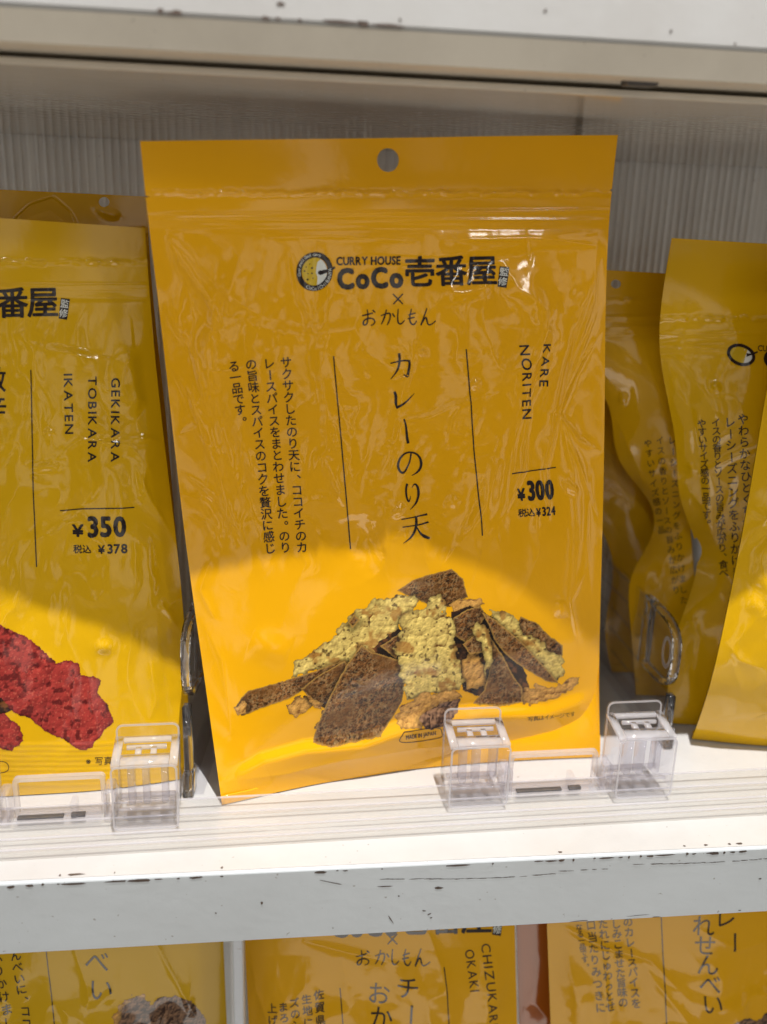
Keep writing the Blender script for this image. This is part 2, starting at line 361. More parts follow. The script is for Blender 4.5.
# ------------------------------------------------------------------ printing: glyph meshes diced and laid on a pouch
_gl = {}
def glyph(ch, bold=0.0):
    k = (ch, bold)
    if k in _gl: return _gl[k]
    cu = bpy.data.curves.new('glyph', 'FONT'); cu.body = ch; cu.size = 1; cu.offset = bold; cu.resolution_u = 3; cu.fill_mode = 'FRONT'
    o = bpy.data.objects.new('glyph', cu); C.objects.link(o)
    bpy.context.view_layer.update()
    me = o.evaluated_get(bpy.context.evaluated_depsgraph_get()).to_mesh()
    V = np.array([v.co[:2] for v in me.vertices]).reshape(-1, 2); F = [tuple(p.vertices) for p in me.polygons]
    bpy.data.objects.remove(o); bpy.data.curves.remove(cu)
    _gl[k] = (V, F); return _gl[k]
class Ink:
    def __init__(s): s.V = []; s.F = []; s.n = 0
    def add(s, V, F, bold=0.0):
        V = np.asarray(V, float)
        if V.shape[1] == 2: V = np.concatenate([V, np.zeros((len(V), 1))], 1)
        if bold > 0:                                   # heavier weight: shifted copies, each a hair above the last
            for k in range(6):
                a = 2*math.pi*k/6; W = V.copy(); W[:, 0] += bold*math.cos(a); W[:, 1] += bold*math.sin(a); W[:, 2] += (k+1)*.004; s.add(W, F)
        s.V.append(V); s.F += [tuple(i+s.n for i in f) for f in F]; s.n += len(V)
    def em(s, ch, cx, cyy, size, rot=0, bold=0.0, sx=1.0, shear=0.0):
        """full-width character with its em box centred at (cx, cyy); rot clockwise degrees"""
        V, F = glyph(ch)
        if not len(V): return
        x = (V[:, 0]-EMX)/EMK*sx; y = -(V[:, 1]-EMY)/EMK
        x = x-shear*y
        r = math.radians(rot); s.add(np.stack([cx+size*(x*math.cos(r)-y*math.sin(r)), cyy+size*(x*math.sin(r)+y*math.cos(r))], 1), F, bold*size)
    def column(s, txt, x0, y0, x1, y1, size, bold=0.012):
        n = len(txt); ang = math.degrees(math.atan2(x0-x1, y1-y0))
        for i, ch in enumerate(txt):
            t = i/max(1, n-1); x = x0+(x1-x0)*t; y = y0+(y1-y0)*t
            if ch == 'ー': s.em(ch, x, y, size, 90+ang, bold)
            elif ch in '、。': s.em(ch, x+size*.55, y-size*.5, size, ang, bold)
            else: s.em(ch, x, y, size, ang, bold)
    def line(s, txt, x0, y0, x1, y1, h, bold=0.0, gap=0.0):
        """latin text whose cap-height is h, fitted from (x0,y0) to (x1,y1) on its baseline"""
        pos = 0; items = []
        for ch in txt:
            if ch == ' ': pos += .28+gap; continue
            V, F = glyph(ch); a, b = V[:, 0].min()-bold, V[:, 0].max()+bold; items.append((V, F, pos-a)); pos += b-a+.07+gap
        pos -= .07+gap; L = math.hypot(x1-x0, y1-y0); ux, uy = (x1-x0)/L, (y1-y0)/L
        for V, F, off in items:
            X = (V[:, 0]+off)*L/pos; Yy = V[:, 1]*h/CAPH
            s.add(np.stack([x0+X*ux+Yy*uy, y0+X*uy-Yy*ux], 1), F, bold*h/CAPH)
    def stroke(s, pts, ws, n=6):
        pts = np.array(pts, float); k = len(pts); ws = np.array(ws if hasattr(ws, '__len__') else [ws]*k, float)
        q = np.linspace(0, k-1, (k-1)*n+1)
        if k > 2: P = nspline(np.arange(k), pts, q)
        else: P = pts[0]+(pts[1]-pts[0])*q[:, None]
        W = np.interp(q, np.linspace(0, k-1, len(ws)), ws)/2
        T = np.gradient(P, axis=0); T /= np.linalg.norm(T, axis=1, keepdims=True); Nn = np.stack([-T[:, 1], T[:, 0]], 1)
        V = np.concatenate([P+Nn*W[:, None], P-Nn*W[:, None]]); m = len(P)
        s.add(V, [(i, i+1, m+i+1, m+i) for i in range(m-1)])
    def poly(s, pts): s.add(pts, [tuple(range(len(pts)))])
    def ring(s, cx, cyy, rx, ry, w, rot=0, n=48, inner=None):
        a = np.linspace(0, 2*np.pi, n, endpoint=False); r = math.radians(rot)
        def e(q, w_): x = (rx-w_)*np.cos(q); y = (ry-w_)*np.sin(q); return np.stack([cx+x*math.cos(r)-y*math.sin(r), cyy+x*math.sin(r)+y*math.cos(r)], 1)
        V = np.concatenate([e(a, 0), e(a, w)]); s.add(V, [(i, (i+1) % n, n+(i+1) % n, n+i) for i in range(n)])
    def lay(s, name, pouch, mat, parent, off=.00014, cell=4.0, label=None):
        V = np.concatenate(s.V); bm = bmesh.new()
        vv = [bm.verts.new(tuple(p)) for p in V]
        for f in s.F:
            try: bm.faces.new([vv[i] for i in f])
            except ValueError: pass
        bmesh.ops.triangulate(bm, faces=[f for f in bm.faces if len(f.verts) > 4])
        lo, hi = V.min(0), V.max(0)
        for ax in (0, 1):
            c = math.floor(lo[ax]/cell)*cell+cell
            while c < hi[ax]:
                no = Vector((1, 0, 0)) if ax == 0 else Vector((0, 1, 0)); co = Vector((c, 0, 0)) if ax == 0 else Vector((0, c, 0))
                fs = [f for f in bm.faces if min(v.co[ax] for v in f.verts) < c < max(v.co[ax] for v in f.verts)]
                if fs:
                    g = set(fs); 
                    for f in fs: g.update(f.edges); g.update(f.verts)
                    bmesh.ops.bisect_plane(bm, geom=list(g), dist=1e-5, plane_co=co, plane_no=no)
                c += cell
        bm.verts.ensure_lookup_table(); bm.verts.index_update()
        A = np.array([v.co[:] for v in bm.verts]); F = [[v.index for v in f.verts] for f in bm.faces]; bm.free()
        P, Nn = pouch.place(A[:, 0], A[:, 1], (off+A[:, 2]*.001)[:, None])
        # keep the printed faces turned to the front
        f0 = F[0]; a, b, c_ = P[f0[0]], P[f0[1]], P[f0[2]]
        out = []
        for f in F:
            q = np.cross(P[f[1]]-P[f[0]], P[f[2]]-P[f[0]]); out.append(f if q.dot(Nn[f[0]]) >= 0 else f[::-1])
        o = mk(name, P, out, mat, parent, True, Nn)
        if label: o['label'] = label
        return o
Vg, _ = glyph('国'); EMX = (Vg[:, 0].min()+Vg[:, 0].max())/2; EMY = (Vg[:, 1].min()+Vg[:, 1].max())/2
EMK = (Vg[:, 0].max()-Vg[:, 0].min())/.86
Vg, _ = glyph('H'); CAPH = Vg[:, 1].max()

# ------------------------------------------------------------------ printed pictures (dense vertex colours)
def inpoly(x, y, poly):
    r = np.zeros(x.shape, bool); n = len(poly)
    for i in range(n):
        x0, y0 = poly[i]; x1, y1 = poly[(i+1) % n]
        c = ((y0 > y) != (y1 > y)) & (x < (x1-x0)*(y-y0)/(y1-y0+1e-12)+x0); r ^= c
    return r
def edist(x, y, poly):
    best = np.full(x.shape, 1e9); n = len(poly)
    for i in range(n):
        a = np.array(poly[i], float); b = np.array(poly[(i+1) % n], float); ab = b-a
        t = np.clip(((x-a[0])*ab[0]+(y-a[1])*ab[1])/(ab.dot(ab)+1e-9), 0, 1)
        best = np.minimum(best, np.hypot(x-a[0]-t*ab[0], y-a[1]-t*ab[1]))
    return best
def lin(c): c = np.asarray(c, float)/255; return np.where(c <= .04045, c/12.92, ((c+.055)/1.055)**2.4)
def relief(x, y, sc, seed, lump=True):
    def h(x, y):
        a = fbm(x/sc, y/sc, seed, 3)
        return 1-abs(a*2-1)*2 if lump else a
    e = .35; h0 = h(x, y); gx = (h(x+e, y)-h0)/e; gy = (h(x, y+e)-h0)/e
    return h0, gx, gy
def lumps(x, y, sc, seed):
    def h(x, y):
        wx = x/sc+.5*(fbm(x/sc, y/sc, seed+3, 2)-.5); wy = y/sc+.5*(fbm(x/sc, y/sc, seed+4, 2)-.5)
        ix = np.floor(wx); iy = np.floor(wy); best = np.full(np.shape(x), 9.)
        for dx in (-1, 0, 1):
            for dy in (-1, 0, 1):
                cx = ix+dx+.15+.7*_hash(ix+dx, iy+dy, seed); cy_ = iy+dy+.15+.7*_hash(ix+dx, iy+dy, seed+1)
                q = ((wx-cx)**2+(wy-cy_)**2)/(.45+.9*_hash(ix+dx, iy+dy, seed+2)); best = np.minimum(best, q)
        return sc*.55*np.sqrt(np.clip(1-best*.85, 0, 1))+.16*sc*fbm(x/sc*3, y/sc*3, seed+7, 2)
    e = .3; h0 = h(x, y); return h0/sc, (h(x+e, y)-h0)/e, (h(x, y+e)-h0)/e
def mixc(a, b, t): return a*(1-t[..., None])+b*t[..., None]
def lay_picture(name, pouch, x0, x1, y0, y1, step, pieces, parent, jag=1.6):
    xs = np.arange(x0, x1, step); ys = np.arange(y0, y1, step); X, Y = np.meshgrid(xs, ys)
    col = np.zeros(X.shape+(3,)); al = np.zeros(X.shape, bool)
    for k, (kind, poly) in enumerate(pieces):
        wx = X+(fbm(X/5, Y/5, 40+k)-.5)*jag*2.4; wy = Y+(fbm(X/5, Y/5, 90+k)-.5)*jag*2.4
        if kind in ('tempura', 'golden'):
            wx = wx+(vnoise(X/4.5, Y/4.5, 140+k)-.5)*4.5; wy = wy+(vnoise(X/4.5, Y/4.5, 150+k)-.5)*4.5
        if kind == 'nori': wx = X+(wx-X)*.45; wy = Y+(wy-Y)*.45
        m = inpoly(wx, wy, poly)
        if not m.any(): continue
        if kind != 'shadow':                       # each printed piece shades the ones pictured beneath it
            bx0 = (X > min(p[0] for p in poly)-9) & (X < max(p[0] for p in poly)+9) & al & ~m & (Y > min(p[1] for p in poly)-6)
            ed0 = edist(wx[bx0], wy[bx0]-1.5, poly); col[bx0] *= (.38+.62*sstep(0, 6, ed0))[:, None]
        x, y = X[m], Y[m]; ed = edist(wx[m], wy[m], poly)
        if kind == 'shadow':
            c = mixc(np.tile(lin((42, 22, 10)), (len(x), 1)), np.tile(lin((112, 66, 28)), (len(x), 1)), sstep(.45, .75, fbm(x/5, y/5, 33+k, 3)))
        elif kind == 'tempura':
            h, gx, gy = lumps(x, y, 9.5, 11+k); h3 = fbm(x/3.2, y/3.2, 9+k, 2)-.5; li = np.clip(.10+h*.80+gx*.22+gy*.36+h3*.45, 0, 1)
            c = mixc(np.tile(lin((92, 54, 14)), (len(x), 1)), np.tile(lin((255, 226, 128)), (len(x), 1)), np.clip(li, 0, 1))
            br = sstep(.56, .72, fbm(x/12, y/12, 31+k, 3)); c = mixc(c, np.tile(lin((150, 92, 30)), (len(x), 1)), br*.7)
            hole = sstep(.76, .81, fbm(x/4.2, y/4.2, 71+k, 2)); c = mixc(c, np.tile(lin((62, 38, 18)), (len(x), 1)), hole*.8)
            c = c*(.5+.5*sstep(0, 4, ed))[:, None]*(.58+.5*lumps(x, y, 19, 77+k)[0]+.25*fbm(x/14, y/14, 5+k, 2))[:, None]
        elif kind == 'golden':
            h, gx, gy = lumps(x, y, 7, 11+k); li = np.clip(.12+h*.75+gx*.25+gy*.40+.5*(fbm(x/3, y/3, 19+k, 2)-.5), 0, 1)
            c = mixc(np.tile(lin((96, 48, 16)), (len(x), 1)), np.tile(lin((236, 180, 92)), (len(x), 1)), li); c = c*(.6+.4*sstep(0, 3, ed))[:, None]
        elif kind == 'nori':
            h, gx, gy = relief(x, y, 3.6, 11+k, False); li = np.clip(.36-gx*1.3-gy*1.8, 0, 1)
            c = mixc(np.tile(lin((40, 24, 10)), (len(x), 1)), np.tile(lin((142, 92, 44)), (len(x), 1)), li)
            rg = sstep(.80, .97, 1-np.abs(fbm(x/5, y/5, 95+k, 3)*2-1)); c = mixc(c, np.tile(lin((176, 142, 92)), (len(x), 1)), rg*.35)
            sp = sstep(.66, .76, fbm(x/1.6, y/1.6, 55+k, 2)); c = mixc(c, np.tile(lin((196, 166, 120)), (len(x), 1)), sp*.22)
            br = sstep(.5, .7, fbm(x/16, y/16, 21+k, 2)); c = mixc(c, np.tile(lin((112, 74, 34)), (len(x), 1)), br*.55)
            c = c*(.55+1.0*fbm(x/20, y/20, 64+k, 3))[:, None]; c = mixc(np.tile(lin((178, 138, 66)), (len(x), 1)), c, .30+.70*sstep(.5, 2.0, ed))
        elif kind == 'red':
            h, gx, gy = lumps(x, y, 9, 11+k); h2, gx2, gy2 = lumps(x, y, 22, 61+k); li = np.clip(-.05+h*.28+h2*.60+gx*.14+gy*.22+gx2*.1+gy2*.2, 0, 1)
            c = mixc(np.tile(lin((78, 18, 22)), (len(x), 1)), np.tile(lin((204, 74, 64)), (len(x), 1)), li)
            sp = sstep(.68, .80, fbm(x/1.8, y/1.8, 55+k, 2)); c = mixc(c, np.tile(lin((236, 130, 104)), (len(x), 1)), sp*.28)
            dk = sstep(.6, .72, fbm(x/6, y/6, 15+k, 3)); c = mixc(c, np.tile(lin((60, 12, 16)), (len(x), 1)), dk*.7)
            c = c*(.6+.4*sstep(0, 5, ed))[:, None]
        elif kind == 'brown':
            h, gx, gy = relief(x, y, 8, 11+k); li = np.clip(.4-gx-gy*1.5, 0, 1)
            c = mixc(np.tile(lin((52, 32, 22)), (len(x), 1)), np.tile(lin((140, 104, 76)), (len(x), 1)), li)
        col[m] = c; al |= m
    h, w = X.shape; idx = np.arange(h*w).reshape(h, w)
    F = np.stack([idx[:-1, :-1], idx[:-1, 1:], idx[1:, 1:], idx[1:, :-1]], -1).reshape(-1, 4)
    F = F[al.ravel()[F].sum(1) >= 4]
    used = np.unique(F); remap = np.zeros(h*w, int); remap[used] = np.arange(len(used)); F = remap[F]
    P, Nn = pouch.place(X.ravel()[used], Y.ravel()[used], .00010)
    q = np.cross(P[F[0][1]]-P[F[0][0]], P[F[0][2]]-P[F[0][0]])
    if q.dot(Nn[F[0][0]]) < 0: F = F[:, ::-1]
    o = mk(name, P, F.copy(), MAT['photo'], parent, True, None)
    at_ = o.data.color_attributes.new('print', 'FLOAT_COLOR', 'POINT')
    cc = np.ones((len(used), 4)); cc[:, :3] = np.clip(col.reshape(-1, 3)[used], 0, 1); at_.data.foreach_set('color', cc.ravel())
    return o

# ================================================================== SHELVES
def sweep_x(bm, prof, x0, x1, n=1):
    prism(bm, prof, 0, x0, x1)
lower = thing('store_shelf', 'white painted shelf the yellow pouches stand on, chipped along its grey front edge', 'shelf', (0.05, 0.1, 0))
def child(name, bm, mat, root, smooth=False):
    o = bm_obj(name, bm, mat, root, smooth); o.matrix_parent_inverse = Matrix.Translation(-root.location) if root.rotation_euler.z == 0 else Matrix.Identity(4); return o
bm = bmesh.new(); prism(bm, [(.0013, 0), (.198, 0), (.198, -.014), (.0136, -.014), (.0013, -.0042)], 0, -.7, .8)
bmesh.ops.bevel(bm, geom=[e for e in bm.edges if all(abs(v.co.y-.0013) < 1e-5 and abs(v.co.z) < 1e-5 for v in e.verts)], offset=.0003, segments=3, affect='EDGES')
child('shelf_board', bm, MAT['white'], lower)
bm = bmesh.new(); prism(bm, [(.0003, -.0009), (.0005, -.0004), (.0011, .0001), (.00122, .0001), (.00122, -.0044), (.0134, -.0146), (.0134, -.0325), (.0052, -.0325)], 0, -.7, .8)
child('front_lip', bm, MAT['greypaint'], lower)
# chipped paint: irregular flecks just proud of the edge and the lip
rnd = random.Random(4)
def lip_y(z): return .0003+max(0, -.0009-z)*.0049/.0316
bm = bmesh.new()
def fleck(pts3):
    f = bm.faces.new([bm.verts.new(p) for p in pts3]); return f
def fleck_lip(x, z, l, h, rot=0, n=7):
    pts = []
    for k in range(n):
        a = 2*math.pi*k/n; r = rnd.uniform(.55, 1.1); dx = math.cos(a)*l/2*r; dz = math.sin(a)*h/2*r
        X = x+dx*math.cos(rot)-dz*math.sin(rot); Z = z+dx*math.sin(rot)+dz*math.cos(rot)
        pts.append((X, lip_y(Z)-.00012, Z))
    fleck(pts)
x = -.12
while x < .24:
    dens = .25+1.2*max(0, float(vnoise(np.array(x*28), np.array(3.3), 5))-.25)
    if rnd.random() < dens:
        l = rnd.choice([.0008, .0014, .0024, .004, .007])*rnd.uniform(.7, 1.4)
        fleck_lip(x, -.0012-rnd.uniform(0, .0004), l, rnd.uniform(.0007, .0016))
        if rnd.random() < .35:
            pts = []; n = 6
            for k in range(n):
                a = 2*math.pi*k/n; pts.append((x+math.cos(a)*l*.4*rnd.uniform(.6, 1), .0030+math.sin(a)*.0007*rnd.uniform(.4, 1), .00012))
            fleck(pts[::-1])
        x += l*.6
    x += rnd.uniform(.0006, .004)
for x0_, x1_, zf in ((.036, .098, lambda x: -.0072+.0011*math.sin(x*60)), (.1, .117, lambda x: -.0066), (.128, .19, lambda x: -.0056-.0004*math.sin(x*90))):
    x = x0_
    while x < x1_:
        l = rnd.uniform(.001, .003); fleck_lip(x, zf(x)+rnd.uniform(-.0001, .0001), l*1.6, rnd.uniform(.00022, .0005)); x += l*.9 if rnd.random() < .88 else l*2
for (px, py, l, h, r) in ((331, 877, .0095, .0005, -.32), (262, 900, .0012, .0016, 0), (216, 911, .0008, .0008, 0), (391, 920, .0075, .0005, -1.1), (438, 884, .0035, .0014, 0),
      (424, 910, .0016, .0008, -.4), (429, 914, .002, .0008, .5), (431, 918, .001, .0008, 0), (580, 923, .010, .0005, .05), (640, 917, .011, .0003, .06), (657, 919, .004, .0004, 0), (741, 912, .0016, .0006, 0), (758, 876, .0012, .001, 0),
      (333, 929, .0012, .0004, 0), (383, 882, .006, .0006, 0), (398, 893, .0008, .0008, 0)):
    p = at(px, py, .004); fleck_lip(p[0], p[2], l, h, r)
child('chipped_paint', bm, MAT['chip'], lower)

upper = thing('store_shelf', 'blurred white shelf above the pouches, beige along its underside', 'shelf', (0.05, 0.1, .26))
bm = bmesh.new(); prism(bm, [(.0, .2617), (.0, .300), (.2, .300), (.2, .288), (.012, .288), (.012, .2617)], 0, -.7, .8)
bmesh.ops.bevel(bm, geom=[e for e in bm.edges if all(abs(v.co.y) < 1e-5 and abs(v.co.z-.2617) < 1e-4 for v in e.verts)], offset=.0008, segments=3, affect='EDGES')
child('front_lip', bm, MAT['white'], upper)
bm = bmesh.new(); prism(bm, [(.0008, .2615), (.0100, .2615), (.0100, .2540), (.0036, .2540)], 0, -.7, .8); bx(bm, -.7, .8, .0102, .06, .2547, .2560)
child('lip_trim', bm, MAT['beige'], upper)
bm = bmesh.new(); bx(bm, -.7, .8, .0190, .1985, .2512, .2532, .0005)
child('underside_panel', bm, MAT['under'], upper)
bm = bmesh.new()
for px, py, l, h in ((265, 23, .003, .0012), (278, 22, .002, .001), (176, 24, .005, .0014), (300, 24, .0015, .001), (340, 27, .012, .0012), (362, 31, .004, .002), (391, 30, .012, .001), (161, 22, .002, .0016), (400, 20, .001, .001), (281, 4, .0025, .0012), (545, 11, .0012, .0012), (671, 31, .0012, .0012), (735, 44, .001, .001)):
    p = at(px, py, 0); pts = []
    for k in range(8):
        a = 2*math.pi*k/8; r = rnd.uniform(.5, 1.1); pts.append((p[0]+math.cos(a)*l/2*r, -.00015, max(.2623, p[2])+math.sin(a)*h/2*r))
    bm.faces.new([bm.verts.new(q) for q in pts])
child('chipped_paint', bm, MAT['chip'], upper)
bm = bmesh.new(); p = at(646, 70, .012); bx(bm, p[0]-.006, p[0]+.004, .0107, .0160, .2532, .2575, .0008)
child('shelf_clip', bm, MAT['steel'], upper)

# ribbed back wall
xs = np.arange(-.75, .85, .0005); prof = .0011*(1-np.abs(np.sin(np.pi*xs/.0037)))**2.2*(.35+1.1*vnoise(xs/.0095, xs*0, 8))
Vw = []; 
for z in (-.40, .40): Vw.append(np.stack([xs, .2-prof, np.full_like(xs, z)], 1))
n = len(xs); Vw = np.concatenate(Vw)
Fw = np.array([(i, i+1, n+i+1, n+i) for i in range(n-1)])
ww = mk('back_wall', Vw, Fw, MAT['wall'], None, True); ww['kind'] = 'structure'
bm = bmesh.new(); bx(bm, .1445, .1475, .1965, .1988, 0.0005, .251, .0004); o = bm_obj('wall_seam', bm, MAT['steel'], ww)

# ================================================================== THE POUCHES
def lin_row(l, r, ys, bow=0):
    n = len(ys); return [(l[0]+(r[0]-l[0])*i/(n-1), l[1]+(r[1]-l[1])*i/(n-1)+bow*math.sin(math.pi*i/(n-1)), ys[i]) for i in range(n)]
def puff(px, py, U, V, seed, amp=1.0, sx=60, sy=90):
    e = np.minimum(np.minimum(U, 1-U)*14, 1)*np.minimum(np.maximum(V-.12, 0)*9, 1)*np.minimum((1-V)*14, 1)
    wx = px+18*(fbm(px/70, py/70, seed+5)-.5)*2; wy = py+22*(fbm(px/70, py/70, seed+6)-.5)*2
    a = fbm(wx/sx, wy/sy, seed, 2)-.5
    b = 1-np.abs(fbm(wx/(sx*.7), wy/(sy*.9), seed+9, 2)*2-1)*2.2
    c = 1-np.abs(fbm((wx+wy*.25)/24, wy/64, seed+13, 2)*2-1)*2.4
    return amp*e*(3.7*a+1.0*b+.13*c)
def zip_band(px, py, V, yz, sc=1.0, seed=3):
    """seal band, crimped row and press-to-close lines below the header; yz: height of the crimp in picture rows"""
    d = py-yz
    wob = (vnoise(px/7, py*0+seed, seed)-.5)*5
    z = .62*np.exp(-((d+wob*.5)/2.4)**2)*(.25+vnoise(px/6, py*0, seed+1)*1.3)
    z += .42*np.exp(-((d-20+.012*(px-380))/2.0)**2)+.22*np.exp(-((d-27)/1.8)**2)-.22*np.exp(-((d-36)/3.0)**2)
    return z*sc

# --- centre pouch -------------------------------------------------
R0 = [(140, 141, .040), (258, 139.5, .044), (380, 138, .049), (500, 136, .055), (618, 135, .060)]
R1 = [(146.5, 205, .0445), (262, 204, .0465), (378, 202, .0500), (494, 201, .056), (611, 200, .062)]
R2 = lin_row((158, 300), (606, 296), [.050, .0465, .0465, .0525, .063])
R3 = lin_row((172, 425), (604.5, 420), [.053, .0485, .0485, .0535, .0625])
R4 = lin_row((188, 560), (602, 548), [.0535, .0505, .0500, .0535, .0610])
R5 = lin_row((203, 668), (599.5, 648), [.0500, .0475, .0500, .0565, .0650], -2)
R6 = [(222, 805, 0, .0004), (320, 783, 0, .0005), (415, 768, 0, .0006), (510, 752, 0, .0030), (599, 735, 0, .0080)]
CR = [
 ('step', [(228, 776), (262, 756), (305, 744), (360, 738), (420, 716), (480, 708), (545, 708), (600, 690)], 2.4, 7, 4),
 ('ridge', [(232, 780), (285, 772), (345, 756), (420, 745), (500, 742), (590, 722)], .35, 5),
 ('ridge', [(166, 233), (180, 262), (208, 300), (222, 330)], .9, 5), ('ridge', [(172, 240), (215, 285), (262, 318)], .5, 5),
 ('ridge', [(205, 330), (212, 400), (232, 470), (262, 540)], .6, 7), ('ridge', [(172, 438), (196, 428), (216, 452)], .5, 5),
 ('ridge', [(176, 492), (200, 500), (222, 535)], .8, 5), ('ridge', [(182, 512), (206, 524), (220, 552)], .6, 4), ('step', [(215, 395), (240, 450), (262, 520)], -.9, 8, 3),
 ('ridge', [(598, 232), (592, 300), (566, 372), (556, 412)], 1.0, 6), ('ridge', [(556, 412), (580, 360), (604, 330)], .9, 5), ('ridge', [(556, 412), (576, 440), (603, 452)], .9, 5),
 ('ridge', [(556, 412), (572, 470), (578, 540), (572, 600)], .8, 6), ('ridge', [(556, 300), (534, 360), (516, 440), (505, 520)], .9, 8), ('ridge', [(590, 470), (586, 540), (592, 610)], .6, 5),
 ('step', [(532, 262), (545, 330), (512, 430), (482, 545)], 1.0, 9, 3), ('bump', [(563, 478), (570, 488), (576, 492)], .7, 4), ('bump', [(470, 382), (480, 386)], .8, 5),
 ('step', [(392, 452), (398, 420), (430, 414), (455, 402), (480, 396)], .45, 4, 4), ('ridge', [(448, 440), (452, 418), (462, 404)], .35, 3.5),
 ('step', [(322, 345), (332, 400), (352, 450), (372, 520)], .9, 9, 4), ('ridge', [(322, 455), (334, 486), (345, 505)], .5, 3), ('bump', [(394, 505), (402, 512)], .8, 6),
 ('step', [(420, 340), (412, 372), (404, 352)], .6, 4, 3), ('bump', [(424, 350), (422, 356)], .8, 4), ('bump', [(446, 498), (460, 506)], .6, 6), ('step', [(455, 545), (480, 505), (494, 455)], .8, 6, 3),
 ('step', [(350, 258), (440, 262), (520, 250), (585, 236)], -.7, 7, 3), ('ridge', [(440, 240), (530, 238), (600, 246)], .5, 4), ('bump', [(448, 295), (470, 292), (490, 284)], .7, 6),
 ('ridge', [(262, 238), (330, 236), (420, 241)], .35, 4), ('step', [(240, 318), (300, 330), (360, 322)], .7, 7, 3), ('ridge', [(590, 560), (570, 600), (580, 650)], .5, 5),
 ('bump', [(560, 600), (562, 618)], .5, 6), ('ridge', [(604, 250), (575, 330), (545, 470), (548, 520)], .7, 3), ('ridge', [(600, 300), (580, 350), (556, 410)], .6, 2.5), ('ridge', [(598, 520), (580, 470), (558, 414)], .7, 2.5), ('ridge', [(160, 300), (196, 360), (210, 420)], .6, 3), ('ridge', [(168, 360), (190, 395), (215, 470), (236, 545)], .6, 3), ('ridge', [(180, 470), (215, 500), (245, 545)], .6, 2.5), ('ridge', [(290, 250), (300, 300), (325, 345)], .5, 3), ('ridge', [(500, 520), (525, 470), (530, 400)], .6, 3), ('ridge', [(210, 560), (200, 590), (215, 620)], .5, 4), ('ridge', [(196, 610), (222, 660), (232, 740)], .35, 8), ('bump', [(250, 640), (290, 655)], .5, 14),
]
def disp_c(px, py, U, V):
    sm = 1-.84*sstep(525, 585, py+ (px-380)*.02)       # the lower half is filled and smooth
    d = puff(px, py, U, V, 7, 1.0, 82, 120)*sm
    d += crease_sum(px, py, CR)*1.35*np.minimum(U*18, 1)*np.minimum((1-U)*18, 1)
    m = np.minimum(U*12, 1)*np.minimum((1-U)*12, 1)
    d += zip_band(px, py, V, 193, .9)*np.clip(m, .25, 1)
    d += .06*(fbm(px/12, py/15, 88, 2)-.5)*sstep(230, 260, py)*sm
    mid = sstep(300, 330, px)*(1-sstep(470, 500, px))*sstep(330, 360, py)*(1-sstep(535, 550, py))
    d += mid*(.10*(fbm(px/16, py/4.6, 19, 2)-.5)+.30*(fbm(px/34, py/26, 29, 2)-.5))
    return d
cen = thing('snack_pouch', 'large orange-yellow snack pouch with nori tempura picture and ¥300 price, at the centre', 'snack bag', (0.055, .05, 0), 'yellow snack pouches')
def parent_here(o, root):
    o.parent = root; o.matrix_parent_inverse = Matrix.Translation(-root.location)
pc = Pouch([R0, R1, R2, R3, R4, R5, R6], [0, .095, .24, .43, .635, .80, 1], 380, 560, disp_c)
